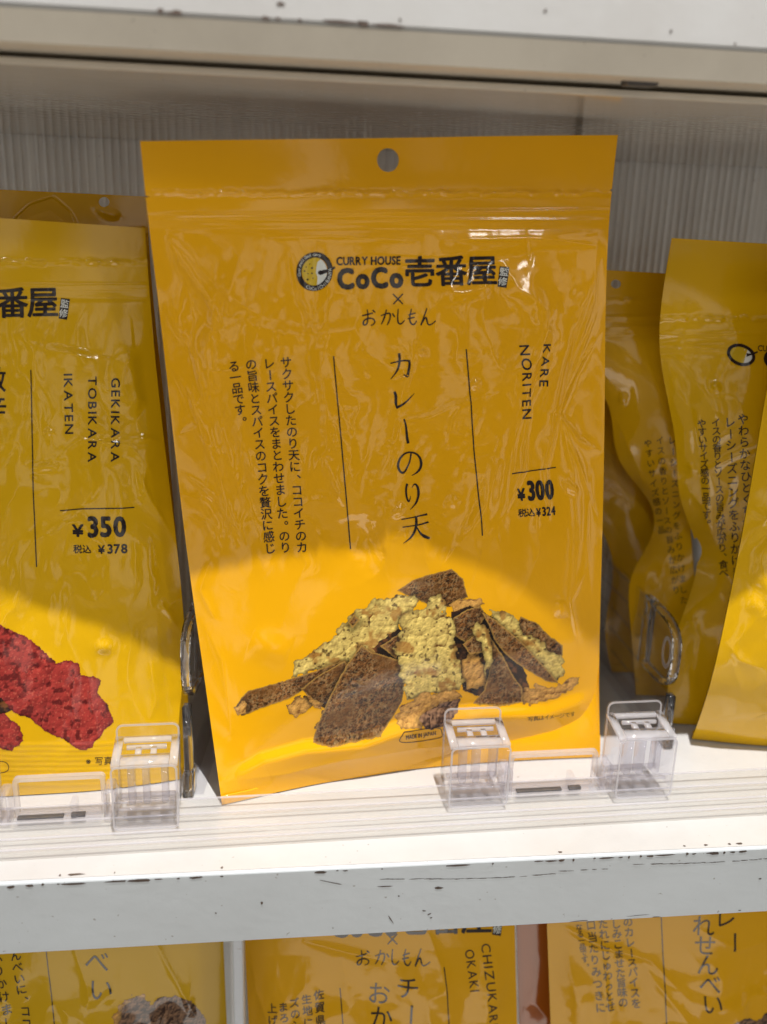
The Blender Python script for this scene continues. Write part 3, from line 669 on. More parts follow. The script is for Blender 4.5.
# tear notches
for side, yn in ((-1, 190), (0, 197)):
    j = np.argmin(abs(pc.pix[:, side, 1]-yn)); e = side; nb = 6 if side == 0 else -7
    pc.P[j, e] = pc.P[j, nb]*.8+pc.P[j, e]*.2; pc.base[j, e] = pc.P[j, e]
pc.build(cen, MAT['film'], hole=(388, 160, 10.8, 11.8), thick=.03, backbottom=[(222, 805, .0004), (320, 783, .0005), (415, 769, .0005), (510, 761, .0005), (600, 757, .0005)])
def brand_block(dx, dy, k, pouch, root, rot=0, parts='all', inkm='ink'):
    """round emblem, latin and kanji lettering; k scales about (398, 271)"""
    def T(x, y): return (398+(x-398)*k+dx, 271+(y-271)*k+dy)
    I = Ink()
    if parts in ('all', 'emblem'):
        c = T(314.5, 271.5); I.ring(c[0], c[1], 18.2*k, 19.6*k, 5.4*k, 20)
        I.stroke([T(323, 272), T(330, 270), T(335, 267)], [4*k, 2.6*k, 2*k])
        a = np.linspace(0, 2*np.pi, 16, endpoint=False); q = T(320.8, 272.6); 
        W = Ink(); Y = Ink(); aa = np.linspace(0, 2*np.pi, 40, endpoint=False)
        W.poly([(c[0]+12.6*k*math.cos(t), c[1]+14*k*math.sin(t)) for t in aa])
        W.lay('logo_print', pouch, MAT['ink_white'], root, .00010, 3)
        pts = [(c[0]+12.6*k*math.cos(t), c[1]+14*k*math.sin(t)) for t in np.linspace(math.radians(78), math.radians(300), 26)]
        zz = [T(317.5, 262), T(316.2, 268), T(316, 273), T(317.6, 277), T(315, 281)]
        Y.poly(pts+zz); Y.lay('logo_print', pouch, MAT['ink_curry'], root, .00013, 3)
        I.poly([(q[0]+3.0*k*math.cos(t), q[1]+2.3*k*math.sin(t)) for t in a])
        for sx_, sy_, r in ((310, 264, .7), (312, 268, 1.2), (306, 267, .7), (304.5, 271, 1), (308, 273.5, .7), (312, 273.3, 1), (307.8, 279.5, 1.2), (313, 278, .7)):
            s_ = T(sx_, sy_); I.poly([(s_[0]+r*k*math.cos(t), s_[1]+r*.8*k*math.sin(t)) for t in a[::2]])
        L = Ink(); txt = 'Good smell Good curry'
        for i, ch in enumerate(txt):
            if ch == ' ': continue
            an = math.radians(168+(i/(len(txt)-1))*122); V, F = glyph(ch, .0); hh = 4.2*k
            r = math.degrees(an)+90; x = c[0]+15.6*k*math.cos(an); y = c[1]+17*k*math.sin(an); rr = math.radians(r)
            X = (V[:, 0]-(V[:, 0].max()+V[:, 0].min())/2)*hh; Yy = -(V[:, 1]-.33)*hh
            L.add(np.stack([x+X*math.cos(rr)-Yy*math.sin(rr), y+X*math.sin(rr)+Yy*math.cos(rr)], 1), F)
        txt = 'CoCoICHIBANYA'
        for i, ch in enumerate(txt):
            an = math.radians(116-(i/(len(txt)-1))*122); V, F = glyph(ch); hh = 4.8*k
            r = math.degrees(an)-90; x = c[0]+15.6*k*math.cos(an); y = c[1]+17*k*math.sin(an); rr = math.radians(r)
            X = (V[:, 0]-(V[:, 0].max()+V[:, 0].min())/2)*hh; Yy = -(V[:, 1]-.33)*hh
            L.add(np.stack([x+X*math.cos(rr)-Yy*math.sin(rr), y+X*math.sin(rr)+Yy*math.cos(rr)], 1), F)
        L.lay('logo_print', pouch, MAT['ink_white'], root, .00020, 3)
    if parts in ('all', 'word'):
        I.line('CURRY HOUSE', *T(336.5, 265), *T(401, 264), 7.8*k, .03)
        I.line('CoCo', *T(337.5, 288.5), *T(404, 286.5), 19*k, .05)
    if parts in ('all', 'word', 'kanji'):
        for ch, x, y in (('壱', 420.5, 272), ('番', 452, 271.3), ('屋', 482.5, 270.6)): I.em(ch, *T(x, y), 31*k, -1, .023)
        pts = [T(500.6, 266), T(509.4, 267.3), T(506.6, 287.8), T(498, 286.5)]; I.poly(pts)
        S = Ink(); S.em('監', *T(504.4, 272), 8.6*k, 8, .01); S.em('修', *T(503, 281.4), 8.6*k, 8, .01)
        S.lay('logo_print', pouch, MAT['ink_white'], root, .00020, 3)
    I.lay('logo_print', pouch, MAT['ink'], root, .00015, 3)
def hand_sign(dx, dy, k, pouch, root):
    I = Ink()
    def z(pts): return [(((x/3.196+280)-398)*k+398+dx, ((y/3.196+240)-310)*k+310+dy) for x, y in pts]
    w = 1.25*k
    for st in ([(362, 172), (394, 205)], [(394, 172), (363, 205)],
        [(262, 242), (280, 238), (298, 233)], [(279, 222), (281, 245), (277, 268), (267, 270), (270, 257), (288, 250), (302, 257), (300, 268), (290, 273)], [(296, 224), (305, 232)],
        [(323, 242), (340, 236), (352, 236), (352, 252), (343, 272)], [(341, 222), (334, 248), (324, 270)], [(360, 234), (368, 247)],
        [(379, 220), (377, 245), (379, 264), (388, 268), (399, 257)],
        [(421, 220), (416, 245), (418, 264), (428, 270), (437, 258)], [(411, 240), (434, 233)], [(409, 252), (431, 247)],
        [(470, 218), (460, 245), (450, 272), (462, 250), (469, 256), (474, 270), (486, 268), (498, 258)]):
        I.stroke(z(st), [w*.8, w*1.25, w*.8])
    I.lay('brand_sign_print', pouch, MAT['ink'], root, .00015, 3)
brand_block(0, 0, 1, pc, cen); hand_sign(0, 0, 1, pc, cen)
I = Ink()
def z6(pts): return [(x/4.655+340, y/4.655+340) for x, y in pts]
for pts, ws in (([(234, 108), (270, 100), (300, 95), (322, 96)], [5, 6, 7, 9]), ([(318, 92), (322, 110), (318, 140), (310, 166), (294, 158)], [10, 10, 11, 10, 2]), ([(275, 62), (277, 95), (265, 140), (234, 182)], [13, 11, 9, 2]),
    ([(252, 239), (259, 262), (259, 290), (264, 314)], [12, 13, 12, 8]), ([(260, 314), (300, 292), (345, 247)], [12, 9, 2]), ([(296, 366), (305, 400), (309, 440), (315, 479)], [7, 9, 11, 13]),
    ([(328, 524), (322, 560), (304, 600), (285, 613), (269, 592), (271, 560), (292, 530), (325, 520), (360, 534), (376, 570), (364, 606), (330, 628)], [7, 7, 8, 10, 11, 10, 8, 7, 9, 13, 10, 2]),
    ([(309, 664), (304, 690), (306, 722), (316, 746), (326, 722)], [11, 9, 9, 8, 2]), ([(332, 684), (344, 668), (358, 680), (363, 712), (352, 752), (322, 783)], [2, 7, 11, 12, 9, 2]),
    ([(281, 826), (330, 819), (385, 812), (404, 808)], [5, 5, 7, 11]), ([(287, 864), (340, 857), (395, 848), (408, 843)], [5, 5, 7, 11]), ([(349, 816), (350, 850), (335, 900), (290, 940)], [12, 12, 10, 2]), ([(350, 858), (368, 890), (390, 908), (414, 918)], [4, 9, 14, 10])):
    I.stroke(z6(pts), [w/4.655 for w in ws], 8)
I.stroke([(333.5, 356), (342, 452), (350.5, 549)], 1.2, 40); I.stroke([(465.8, 349), (473.5, 441), (481.6, 535)], 1.2, 40)
I.lay('title_print', pc, MAT['ink'], cen)
I = Ink()
I.column('サクサクしたのり天に、ココイチのカ', 286, 362.5, 302, 547, 11.4); I.column('レースパイスをまとわせました。のり', 269, 363.5, 285.5, 547.5, 11.4)
I.column('の旨味とスパイスのコクを贅沢に感じ', 251.5, 364, 270, 548.5, 11.4); I.column('る一品です。', 234.5, 366, 241.5, 421, 11.4)
I.lay('description_print', pc, MAT['ink'], cen)
I = Ink()
I.line('KARE', 540.2, 343.5, 539, 386.5, 9, .012, .12); I.line('NORITEN', 517.5, 345, 522, 419, 9, .012, .12)
I.lay('romaji_print', pc, MAT['ink'], cen)
def price(I, x, y, big, small, k=1.0, hk=None, rot=-4):
    hk = hk or k
    c, s = math.cos(math.radians(rot)), math.sin(math.radians(rot))
    def T(a, b): return (x+k*a*c-hk*b*s, y+k*a*s+hk*b*c)
    I.line('¥', *T(0, 0), *T(8, 0), 11*hk, .035); I.line(big, *T(10.5, 0), *T(36, 0), 18*hk, .038)
    I.em('税', *T(3.6, 12.6), 8.6*hk, rot, .016); I.em('込', *T(3.6+8.2*(hk/k)**.8, 12.6), 8.6*hk, rot, .016)
    I.line('¥', *T(17, 16.5), *T(21.6, 16.5), 7.4*hk, .03); I.line(small, *T(23.2, 16.5), *T(36.5, 16.5), 8.4*hk, .03)
I = Ink(); price(I, 517.5, 500.5, '300', '324'); I.stroke([(512, 474), (533, 470.5), (555, 467)], 1.1, 8)
I.lay('price_print', pc, MAT['ink'], cen)
I = Ink()
I.stroke([(402, 727), (434, 723), (440, 729), (436, 735), (404, 738), (398, 733), (402, 727)], .7, 4); I.line('MADE IN JAPAN', 404, 734.5, 434, 731, 4.4, .02)
I.line('写真はイメージです', 526, 718, 574, 714, 3.6, .0)
I.lay('small_print', pc, MAT['ink'], cen)
PIECES = [
 ('shadow', [(300, 690), (330, 660), (400, 606), (460, 596), (500, 612), (555, 650), (560, 684), (520, 700), (470, 702), (460, 690), (400, 700), (330, 700)]),
]
PIECES = [
 ('golden', [(285, 705), (300, 696), (320, 700), (306, 712), (292, 718)]),
 ('nori', [(396, 590), (412, 580), (432, 573), (452, 568.5), (463, 578), (468, 597), (450, 607), (430, 606), (414, 598)]),
 ('tempura', [(291, 676), (297, 660), (312, 650), (330, 638), (344, 622), (352, 613), (365, 606), (376, 598), (395, 596), (413, 594), (419, 600), (412, 611), (402, 618), (398, 634), (384, 648), (360, 662), (330, 668)]),
 ('nori', [(348, 622), (354, 614), (360, 620), (352, 628)]),
 ('shadow', [(372, 648), (398, 628), (408, 640), (404, 664), (384, 660)]),
 ('nori', [(380, 646), (398, 634), (404, 642), (396, 658)]),
 ('golden', [(448, 606), (460, 598), (480, 597), (485, 603), (474, 612), (456, 616)]),
 ('shadow', [(450, 612), (470, 606), (498, 618), (520, 650), (530, 690), (490, 700), (462, 690), (454, 650)]),
 ('nori', [(453, 618), (468, 609), (481, 606), (486, 616), (476, 632), (466, 642), (455, 636)]),
 ('golden', [(462, 662), (470, 652), (480, 656), (486, 666), (484, 686), (468, 688), (461, 678)]),
 ('nori', [(462, 644), (476, 634), (486, 642), (486, 652), (470, 654)]),
 ('nori', [(520, 616), (536, 622), (550, 636), (563, 645), (563, 656), (545, 655), (528, 646), (516, 630)]),
 ('tempura', [(486, 610), (500, 611), (516, 616), (524, 634), (543, 642), (546, 648), (560, 656), (566, 672), (556, 684), (535, 664), (508, 636)]),
 ('nori', [(482, 612), (498, 622), (520, 640), (540, 662), (560, 684), (545, 681), (520, 666), (503, 652), (494, 638)]),
 ('golden', [(521, 692), (538, 684), (556, 688), (572, 676), (579, 676), (578, 684), (566, 694), (546, 702), (520, 706)]),
 ('nori', [(474, 627), (484, 624), (492, 640), (503, 656), (512, 674), (522, 688), (523, 702), (500, 706), (472, 704), (484, 690), (490, 668), (488, 648)]),
 ('tempura', [(470, 626), (478, 622), (486, 626), (491, 640), (492, 662), (486, 676), (484, 660), (480, 642), (472, 634)]),
 ('nori', [(236, 706), (241, 697), (248, 690), (275, 683), (305, 674), (345, 660), (352, 664), (330, 676), (312, 684), (290, 698), (262, 708), (241, 716)]),
 ('golden', [(235, 707), (241, 700), (247, 704), (244, 713), (237, 716)]),
 ('nori', [(301, 689), (318, 676), (344, 661), (352, 668), (340, 690), (326, 710), (312, 700)]),
 ('golden', [(302, 690), (324, 704), (322, 709), (310, 701)]),
 ('golden', [(313, 725), (325, 706), (330, 700), (334, 712), (322, 736)]),
 ('nori', [(312, 742), (318, 722), (332, 692), (346, 666), (361, 645), (372, 652), (386, 656), (400, 660), (405, 680), (402, 702), (392, 718), (380, 733), (352, 740), (330, 744)]),
 ('tempura', [(404, 611), (424, 606), (430, 597), (440, 594), (445, 604), (443, 612), (453, 620), (455, 640), (458, 660), (464, 682), (455, 692), (430, 694), (405, 702), (402, 680), (397, 656), (393, 648), (400, 640), (399, 624)]),
 ('golden', [(394, 722), (401, 704), (428, 692), (456, 690), (462, 698), (450, 706), (440, 714), (420, 722), (402, 726)]),
 ('brown', [(418, 716), (440, 703), (460, 698), (458, 710), (440, 722), (424, 726)]),
]
lay_picture('picture_print', pc, 230, 585, 562, 748, .55, PIECES, cen)

# --- left pouch -----------------------------------------------------
def generic_disp(seed, yz, amp=.8, creases=(), smooth_from=None):
    def f(px, py, U, V):
        sm = 1 if smooth_from is None else 1-.6*sstep(smooth_from, smooth_from+70, py)
        d = puff(px, py, U, V, seed, amp)*sm
        if creases: d += crease_sum(px, py, creases)*np.minimum(U*18, 1)*np.minimum((1-U)*18, 1)
        if yz is not None: d += zip_band(px, py, V, yz, .8, seed)
        return d
    return f
La = thing('snack_pouch', 'yellow snack pouch with red squid picture and ¥350 price, left of the centre pouch', 'snack bag', (-.1, .065, 0), 'yellow snack pouches')
rowsL = [
 lin_row((-262, 200), (145, 228), [.074, .073, .072, .073, .078]),
 lin_row((-256, 262), (149, 285), [.072, .070, .069, .071, .077]),
 lin_row((-235, 380), (159, 395), [.068, .062, .060, .064, .074]),
 lin_row((-215, 500), (172, 505), [.066, .058, .056, .060, .070]),
 lin_row((-195, 610), (183, 608), [.064, .056, .055, .060, .068]),
 lin_row((-178, 705), (188, 700), [.062, .053, .052, .057, .066]),
 [(-165, 812, 0, .0005), (-75, 804, 0, .0005), (10, 796, 0, .0005), (100, 790, 0, .0005), (187, 778, 0, .0005)]]
CL = [('ridge', [(40, 470), (80, 440), (130, 445), (150, 470)], .8, 6), ('ridge', [(120, 440), (148, 438), (162, 442)], .8, 4), ('ridge', [(134, 462), (150, 500), (176, 540)], .9, 5),
      ('step', [(45, 345), (70, 350), (100, 356)], 1.0, 5, 3), ('step', [(135, 350), (142, 400), (128, 420)], 1.2, 8, 3), ('bump', [(45, 430), (52, 434)], .9, 4), ('bump', [(28, 468), (60, 466)], .7, 4),
      ('ridge', [(158, 600), (168, 612), (178, 628)], .9, 3.5), ('bump', [(95, 646), (112, 648)], .8, 6), ('ridge', [(150, 660), (156, 700), (150, 720)], .5, 6)] + \
     [('ridge', [(-60, y), (60, y+1.2), (184, y-2)], .32, 1.6) for y in range(744, 786, 5)]
pl = Pouch(rowsL, [0, .10, .30, .50, .68, .84, 1], 300, 400, generic_disp(31, 262, .75, CL, 600))
pl.build(La, MAT['film2'], None, .022)
brand_block(-439.5, 32, 1.0, pl, La, parts='kanji')
I = Ink()
I.line('GEKIKARA', 111, 378, 111, 462, 8.2, .014, .12); I.line('TOBIKARA', 88, 376.5, 88, 462, 8.2, .014, .12); I.line('IKATEN', 63.8, 374, 65, 434, 8.2, .014, .12)
I.lay('romaji_print', pl, MAT['ink'], La)
I = Ink(); price(I, 72, 536.5, '350', '378', 1.5, 1.02, rot=-1.5); I.stroke([(60, 510.5), (97, 509), (134, 507)], 1.1, 8)
I.lay('price_print', pl, MAT['ink'], La)
I = Ink(); I.stroke([(31, 370), (33, 470), (36.5, 567)], 1.1, 40)
I.em('激', -7, 380, 26, 0, .01); I.em('辛', -6, 408, 26, 0, .01)
I.lay('title_print', pl, MAT['ink'], La)
I = Ink()
for i, ch in enumerate('※写真はイメージ'): I.em(ch, 90+i*9, 761-i*.3, 8.6, -2)
I.stroke([(-6, 762), (5, 762), (9, 767), (5, 772), (-6, 773)], .7, 4)
I.lay('small_print', pl, MAT['ink'], La)
lay_picture('picture_print', pl, -60, 122, 615, 756, .7, [
 ('red', [(-60, 640), (-30, 622), (2, 624), (14, 632), (30, 638), (44, 650), (56, 662), (72, 660), (80, 664), (80, 674), (90, 675), (102, 679), (98, 692), (108, 704), (114, 722), (100, 736), (92, 748), (80, 750), (62, 740), (45, 732), (28, 718), (12, 712), (-20, 700), (-60, 700)]),
 ('shadow', [(-40, 700), (2, 698), (11, 710), (0, 716), (-40, 716)]),
 ('red', [(-60, 722), (-20, 712), (4, 714), (20, 726), (24, 740), (12, 750), (-20, 748), (-60, 752)])], La)
# --- pouch behind it
Lb = thing('snack_pouch', 'yellow snack pouch behind the squid pouch, only its top edge with hanging hole showing', 'snack bag', (-.1, .11, 0), 'yellow snack pouches')
rowsB = [lin_row((-280, 176), (147, 196.5), [.100, .100, .098, .099, .102]), lin_row((-270, 250), (150, 262), [.100, .097, .095, .096, .102]),
         lin_row((-240, 400), (165, 410), [.098, .090, .088, .090, .098]), lin_row((-215, 560), (178, 560), [.098, .090, .088, .090, .098]), lin_row((-190, 712), (188, 700), [.1, .092, .09, .092, .1]),
         [(-170, 770, 0, .0005), (-80, 765, 0, .0005), (5, 758, 0, .0005), (95, 752, 0, .0005), (187, 745, 0, .0005)]]
pb = Pouch(rowsB, [0, .13, .4, .68, .9, 1], 200, 260, generic_disp(43, 232, .6, [('step', [(8, 225), (30, 206), (52, 199), (68, 212), (78, 228)], -1.3, 3, 3), ('bump', [(95, 208), (110, 214), (120, 216)], .8, 4)]))
pb.build(Lb, MAT['film3'], (104, 202, 5.4, 5), .015)

# --- right group ------------------------------------------------------
def xyrows(L, Rr, Y):   # left edge list, right edge list, y rows
    return [lin_row(l, r, y) for l, r, y in zip(L, Rr, Y)]
Rb = thing('snack_pouch', 'yellow snack pouch with tilted round emblem, middle of the three right of the centre pouch', 'snack bag', (.2, .09, 0), 'yellow snack pouches')
L_ = [(672, 238), (662, 300), (660, 350), (668, 400), (676, 448), (681, 500), (697, 550), (688, 600), (672, 650)]
R_ = [(1010, 258), (1008, 310), (1005, 360), (1000, 410), (995, 455), (990, 505), (985, 555), (978, 600), (970, 650)]
Yb = [[.090, .088, .087, .088, .092], [.090, .087, .085, .086, .092], [.094, .084, .080, .083, .092], [.094, .080, .075, .080, .092], [.096, .079, .072, .078, .092], [.1, .080, .071, .077, .092],
      [.106, .080, .071, .077, .092], [.100, .080, .072, .078, .092], [.094, .080, .074, .079, .092]]
rowsRb = xyrows(L_, R_, Yb)+[[(668, 723, 0, .0006), (735, 727, 0, .0006), (805, 730, 0, .0006), (885, 733, 0, .0006), (960, 736, 0, .0006)]]
CB = [('ridge', [(664, 345), (720, 350), (766, 352)], .9, 5), ('ridge', [(668, 350), (690, 372), (708, 400), (728, 430)], .8, 6), ('ridge', [(666, 360), (676, 390), (690, 410)], .6, 4), ('bump', [(712, 382), (720, 392)], 1.2, 4),
      ('ridge', [(682, 482), (730, 458), (766, 444)], .7, 4), ('bump', [(690, 462), (694, 474)], 1.1, 5), ('ridge', [(684, 484), (706, 510), (716, 545)], .9, 5), ('step', [(672, 372), (690, 430), (690, 480)], 1.2, 8, 3),
      ('ridge', [(690, 610), (700, 640), (694, 680)], .7, 6)]+[('ridge', [(668, y), (740, y+3), (900, y+6)], .5, 1.5) for y in range(697, 722, 4)]
prb = Pouch(rowsRb, [0, .12, .22, .32, .42, .52, .63, .74, .85, 1], 260, 380, generic_disp(57, 318, .7, CB))
prb.build(Rb, MAT['film2'], None, .012)
def small_emblem(pouch, root):
    k = .74; cx, cyy = 740.5, 355; I = Ink(); I.ring(cx, cyy, 14.6, 10.6, 3.2, 22)
    W = Ink(); aa = np.linspace(0, 2*np.pi, 40, endpoint=False)
    def E(t, a=11.4, b=7.4): x, y = a*math.cos(t), b*math.sin(t); r = math.radians(22); return (cx+x*math.cos(r)-y*math.sin(r), cyy+x*math.sin(r)+y*math.cos(r))
    W.poly([E(t) for t in aa]); W.lay('logo_print', pouch, MAT['ink_white'], root, .00010, 3)
    Y = Ink(); Y.poly([E(t) for t in np.linspace(math.radians(60), math.radians(290), 24)]); Y.lay('logo_print', pouch, MAT['ink_curry'], root, .00013, 3)
    I.stroke([(746, 355), (750, 354.5), (757, 352)], [4, 2, 1.6]); I.line('CURRY HOUSE', 757, 351, 806, 353, 5.5, .012); I.line('CoCo', 763, 366, 812, 368, 15, .055)
    I.lay('logo_print', pouch, MAT['ink'], root, .00016, 3)
small_emblem(prb, Rb)
I = Ink()
I.column('やわらかなひとくちせんべいにカレ', 743, 419, 752, 590, 11); I.column('レーシーズニングをふりかけました', 730, 422, 738, 595, 11)
I.column('イスの香りとソースの旨みが広がり、食べ', 716, 422, 724, 573, 9); I.column('やすいサイズ感の一品です。', 702, 423, 708, 521, 9)
I.lay('description_print', prb, MAT['ink'], Rb)
# plain grey sheet set in the gap at the folded edge
bm = bmesh.new()
pts = [at(x, y, yy) for x, y, yy in ((684, 496, .1035), (697, 512, .103), (709, 540, .102), (709, 553, .1025), (702, 566, .104), (695, 584, .107), (694, 550, .109), (690, 522, .108))]
bm.faces.new([bm.verts.new(p) for p in pts]); bmesh.ops.triangulate(bm, faces=bm.faces[:]); bmesh.ops.subdivide_edges(bm, edges=bm.edges[:], cuts=3, use_grid_fill=True)
o = bm_obj('grey_gap_sheet', bm, MAT['gap_grey'], Rb, True)
Rc = thing('snack_pouch', 'crumpled yellow snack pouch behind, between the centre pouch and the emblem pouch', 'snack bag', (.17, .125, 0), 'yellow snack pouches')
L_ = [(540, 266), (545, 330), (606, 400), (622, 465), (648, 500), (652, 535), (634, 570), (630, 620)]
R_ = [(846, 284), (846, 340), (846, 400), (846, 465), (846, 500), (846, 535), (846, 570), (846, 620)]
Yc = [[.118, .116, .115, .116, .120], [.118, .114, .113, .114, .120], [.122, .112, .110, .112, .120], [.126, .112, .108, .112, .120], [.13, .112, .107, .112, .120], [.13, .112, .107, .112, .120], [.124, .112, .108, .112, .120], [.12, .112, .110, .112, .120]]
rowsRc = xyrows(L_, R_, Yc)+[[(636, 695, 0, .0006), (690, 697, 0, .0006), (740, 699, 0, .0006), (790, 701, 0, .0006), (840, 703, 0, .0006)]]
prc = Pouch(rowsRc, [0, .15, .31, .46, .54, .62, .70, .82, 1], 200, 280, generic_disp(71, 300, .7, [('bump', [(618, 398), (628, 400)], 1.2, 5), ('ridge', [(610, 405), (640, 470), (650, 520)], .8, 6), ('ridge', [(655, 600), (665, 560), (690, 520)], .8, 6)]))
prc.build(Rc, MAT['film3'], (616, 284, 5, 4.4), .012)
I = Ink(); I.column('レーシーズニングをふりかけました', 672, 440, 684, 600, 8, 0); I.column('イスの香りとソースの旨みが広がり', 660, 440, 676, 590, 8, 0); I.column('やすいサイズ感の一品', 648, 443, 662, 530, 8, 0)
I.lay('description_print', prc, MAT['ink'], Rc)
Rd = thing('snack_pouch', 'dark rearmost snack pouch in the gap right of the centre pouch', 'snack bag', (.16, .155, 0), 'yellow snack pouches')
rowsRd = [lin_row((560, 330), (800, 335), [.15, .148, .147, .148, .15]), lin_row((575, 480), (800, 480), [.152, .146, .144, .146, .15]), lin_row((612, 560), (800, 560), [.156, .146, .144, .146, .15]), lin_row((606, 620), (800, 620), [.152, .146, .144, .146, .15]),
          [(612, 672, 0, .0006), (655, 673, 0, .0006), (700, 674, 0, .0006), (745, 675, 0, .0006), (790, 676, 0, .0006)]]
Pouch(rowsRd, [0, .4, .62, .8, 1], 120, 160, generic_disp(83, None, .8)).build(Rd, MAT['film3'], None, .012)
Re = thing('snack_pouch', 'plain-edged yellow snack pouch cut by the right side of the frame, nearest on the right', 'snack bag', (.2, .06, 0), 'yellow snack pouches')
L_ = [(800, 258), (783, 320), (767, 390), (755, 460), (741, 540), (725, 620), (707, 695)]
R_ = [(1100, 262), (1080, 325), (1062, 395), (1048, 465), (1032, 540), (1012, 620), (995, 695)]
Ye = [[.058, .056, .055, .058, .062], [.057, .055, .054, .057, .062], [.058, .052, .050, .054, .062], [.0575, .050, .048, .052, .062], [.058, .050, .047, .052, .062], [.058, .051, .049, .053, .062], [.062, .055, .053, .056, .064]]
rowsRe = xyrows(L_, R_, Ye)+[[(692, 739, 0, .0006), (767, 746, 0, .0006), (840, 748, 0, .0006), (910, 748, 0, .0006), (975, 746, 0, .0006)]]
CE = [('ridge', [(747, 505), (770, 520), (790, 545)], .9, 5), ('bump', [(748, 600), (765, 610)], .9, 8), ('ridge', [(725, 640), (740, 660), (760, 668)], .6, 6), ('ridge', [(745, 722), (765, 712), (800, 706)], .6, 3), ('step', [(700, 722), (760, 716), (830, 700)], -.9, 5, 3)]
Pouch(rowsRe, [0, .13, .27, .42, .58, .75, .9, 1], 240, 360, generic_disp(91, 330, .75, CE, 600)).build(Re, MAT['film2'], None, .02)

# --- lower shelf pouches -----------------------------------------------
def low_pouch(label, l0, r0, l1, r1, ys, seed, mat='film2', amp=.8, cr=()):
    o = thing('snack_pouch', label, 'snack bag', tuple(at((l0[0]+r0[0])/2, 1300, ys[2])), 'yellow snack pouches')
    rows = []; ts = [0, .15, .35, .6, 1]
    for t in ts: rows.append(lin_row((l0[0]+(l1[0]-l0[0])*t, l0[1]+(l1[1]-l0[1])*t), (r0[0]+(r1[0]-r0[0])*t, r0[1]+(r1[1]-r0[1])*t), [y+(.004*math.cos(t*3)) for y in ys]))
    p = Pouch(rows, ts, 240, 300, generic_disp(seed, None, amp, cr)); p.build(o, MAT[mat], None, .012); return o, p
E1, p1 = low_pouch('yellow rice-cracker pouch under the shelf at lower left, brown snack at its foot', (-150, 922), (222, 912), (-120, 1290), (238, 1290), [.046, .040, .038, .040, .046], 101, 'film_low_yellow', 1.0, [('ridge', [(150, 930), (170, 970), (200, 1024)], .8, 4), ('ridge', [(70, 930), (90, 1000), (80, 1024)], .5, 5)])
I = Ink(); I.em('べ', 97, 962, 25, 3, .0); I.em('い', 101, 990, 25, 3, .0); I.stroke([(45, 940), (50, 985), (55, 1030)], 1, 20)
I.lay('title_print', p1, MAT['ink'], E1)
I = Ink(); I.column('せんべいに、ココイチ', 14, 944, 30, 1048, 11); I.column('をふりかけました', -6, 944, 10, 1040, 12)
I.lay('description_print', p1, MAT['ink'], E1)
lay_picture('picture_print', p1, 105, 212, 988, 1045, .8, [('golden', [(112, 1020), (122, 1002), (140, 994), (152, 1000), (156, 1040), (112, 1042)]), ('brown', [(122, 1010), (136, 997), (150, 1000), (150, 1042), (116, 1042)]), ('brown', [(146, 1008), (158, 998), (176, 996), (190, 998), (200, 1008), (206, 1020), (206, 1042), (146, 1042)])], E1)
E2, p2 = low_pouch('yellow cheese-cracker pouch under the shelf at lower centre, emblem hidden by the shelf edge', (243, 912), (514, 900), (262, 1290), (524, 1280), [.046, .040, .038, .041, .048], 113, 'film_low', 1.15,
    [('ridge', [(250, 950), (256, 990), (270, 1024)], .8, 5), ('ridge', [(425, 925), (440, 965), (452, 1024)], .7, 6), ('ridge', [(300, 940), (340, 950), (400, 965)], .6, 5)])
brand_block(-6, 648, 1, p2, E2, parts='word'); hand_sign(-6, 640, 1, p2, E2)
I = Ink(); I.em('チ', 407, 986, 23, 3); I.em('ー', 410, 1012, 23, 93); I.em('お', 379, 995, 23, 3); I.em('か', 381, 1018, 23, 3)
I.stroke([(340, 988), (342, 1010), (344, 1034)], 1, 12); I.stroke([(443, 965), (446, 1000), (449, 1034)], 1, 12)
I.lay('title_print', p2, MAT['ink'], E2)
I = Ink(); I.column('佐賀県産', 319, 994, 322, 1029, 10); I.column('生地に、', 307, 997, 310, 1031, 10); I.column('ズのシー', 295, 1000, 298, 1034, 10); I.column('まろやか', 284, 1004, 287, 1038, 10); I.column('上げまし', 273, 1006, 275, 1040, 10)
I.lay('description_print', p2, MAT['ink'], E2)
I = Ink(); I.line('CHIZUKARI', 481, 944, 488, 1024, 9, 0, .12); I.line('OKAKI', 464.5, 950, 469, 990, 9, 0, .12)
I.lay('romaji_print', p2, MAT['ink'], E2)
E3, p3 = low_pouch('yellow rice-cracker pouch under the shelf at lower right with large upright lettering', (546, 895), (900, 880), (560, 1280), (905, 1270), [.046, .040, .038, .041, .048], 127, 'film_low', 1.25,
    [('ridge', [(560, 925), (600, 945), (650, 960), (690, 1000)], .9, 5), ('ridge', [(640, 960), (670, 1000), (690, 1024)], .8, 5), ('ridge', [(700, 930), (740, 950), (766, 940)], .8, 6), ('step', [(680, 990), (720, 1005), (766, 990)], 1, 7, 3)])
I = Ink(); I.em('れ', 703, 926, 22, 2); I.em('せ', 705, 945, 22, 2); I.em('ん', 707, 964, 22, 2); I.em('べ', 709, 983, 22, 2); I.em('い', 711, 1002, 22, 2); I.em('レ', 725, 918, 22, 2); I.em('ー', 734, 942, 22, 92)
I.stroke([(661, 912), (663, 960), (666, 1030)], 1, 20)
I.lay('title_print', p3, MAT['ink'], E3)
I = Ink(); I.column('のカレースパイスを', 628, 922, 636, 1003, 10); I.column('しみこませた旨味の', 616, 924, 623, 1002, 10); I.column('たれにじゅわっとせ', 603, 924, 610, 1005, 10); I.column('口当たりみつきに', 591, 925, 600, 1006, 10); I.column('なる一品です。', 579, 927, 586, 966, 7)
I.lay('description_print', p3, MAT['ink'], E3)
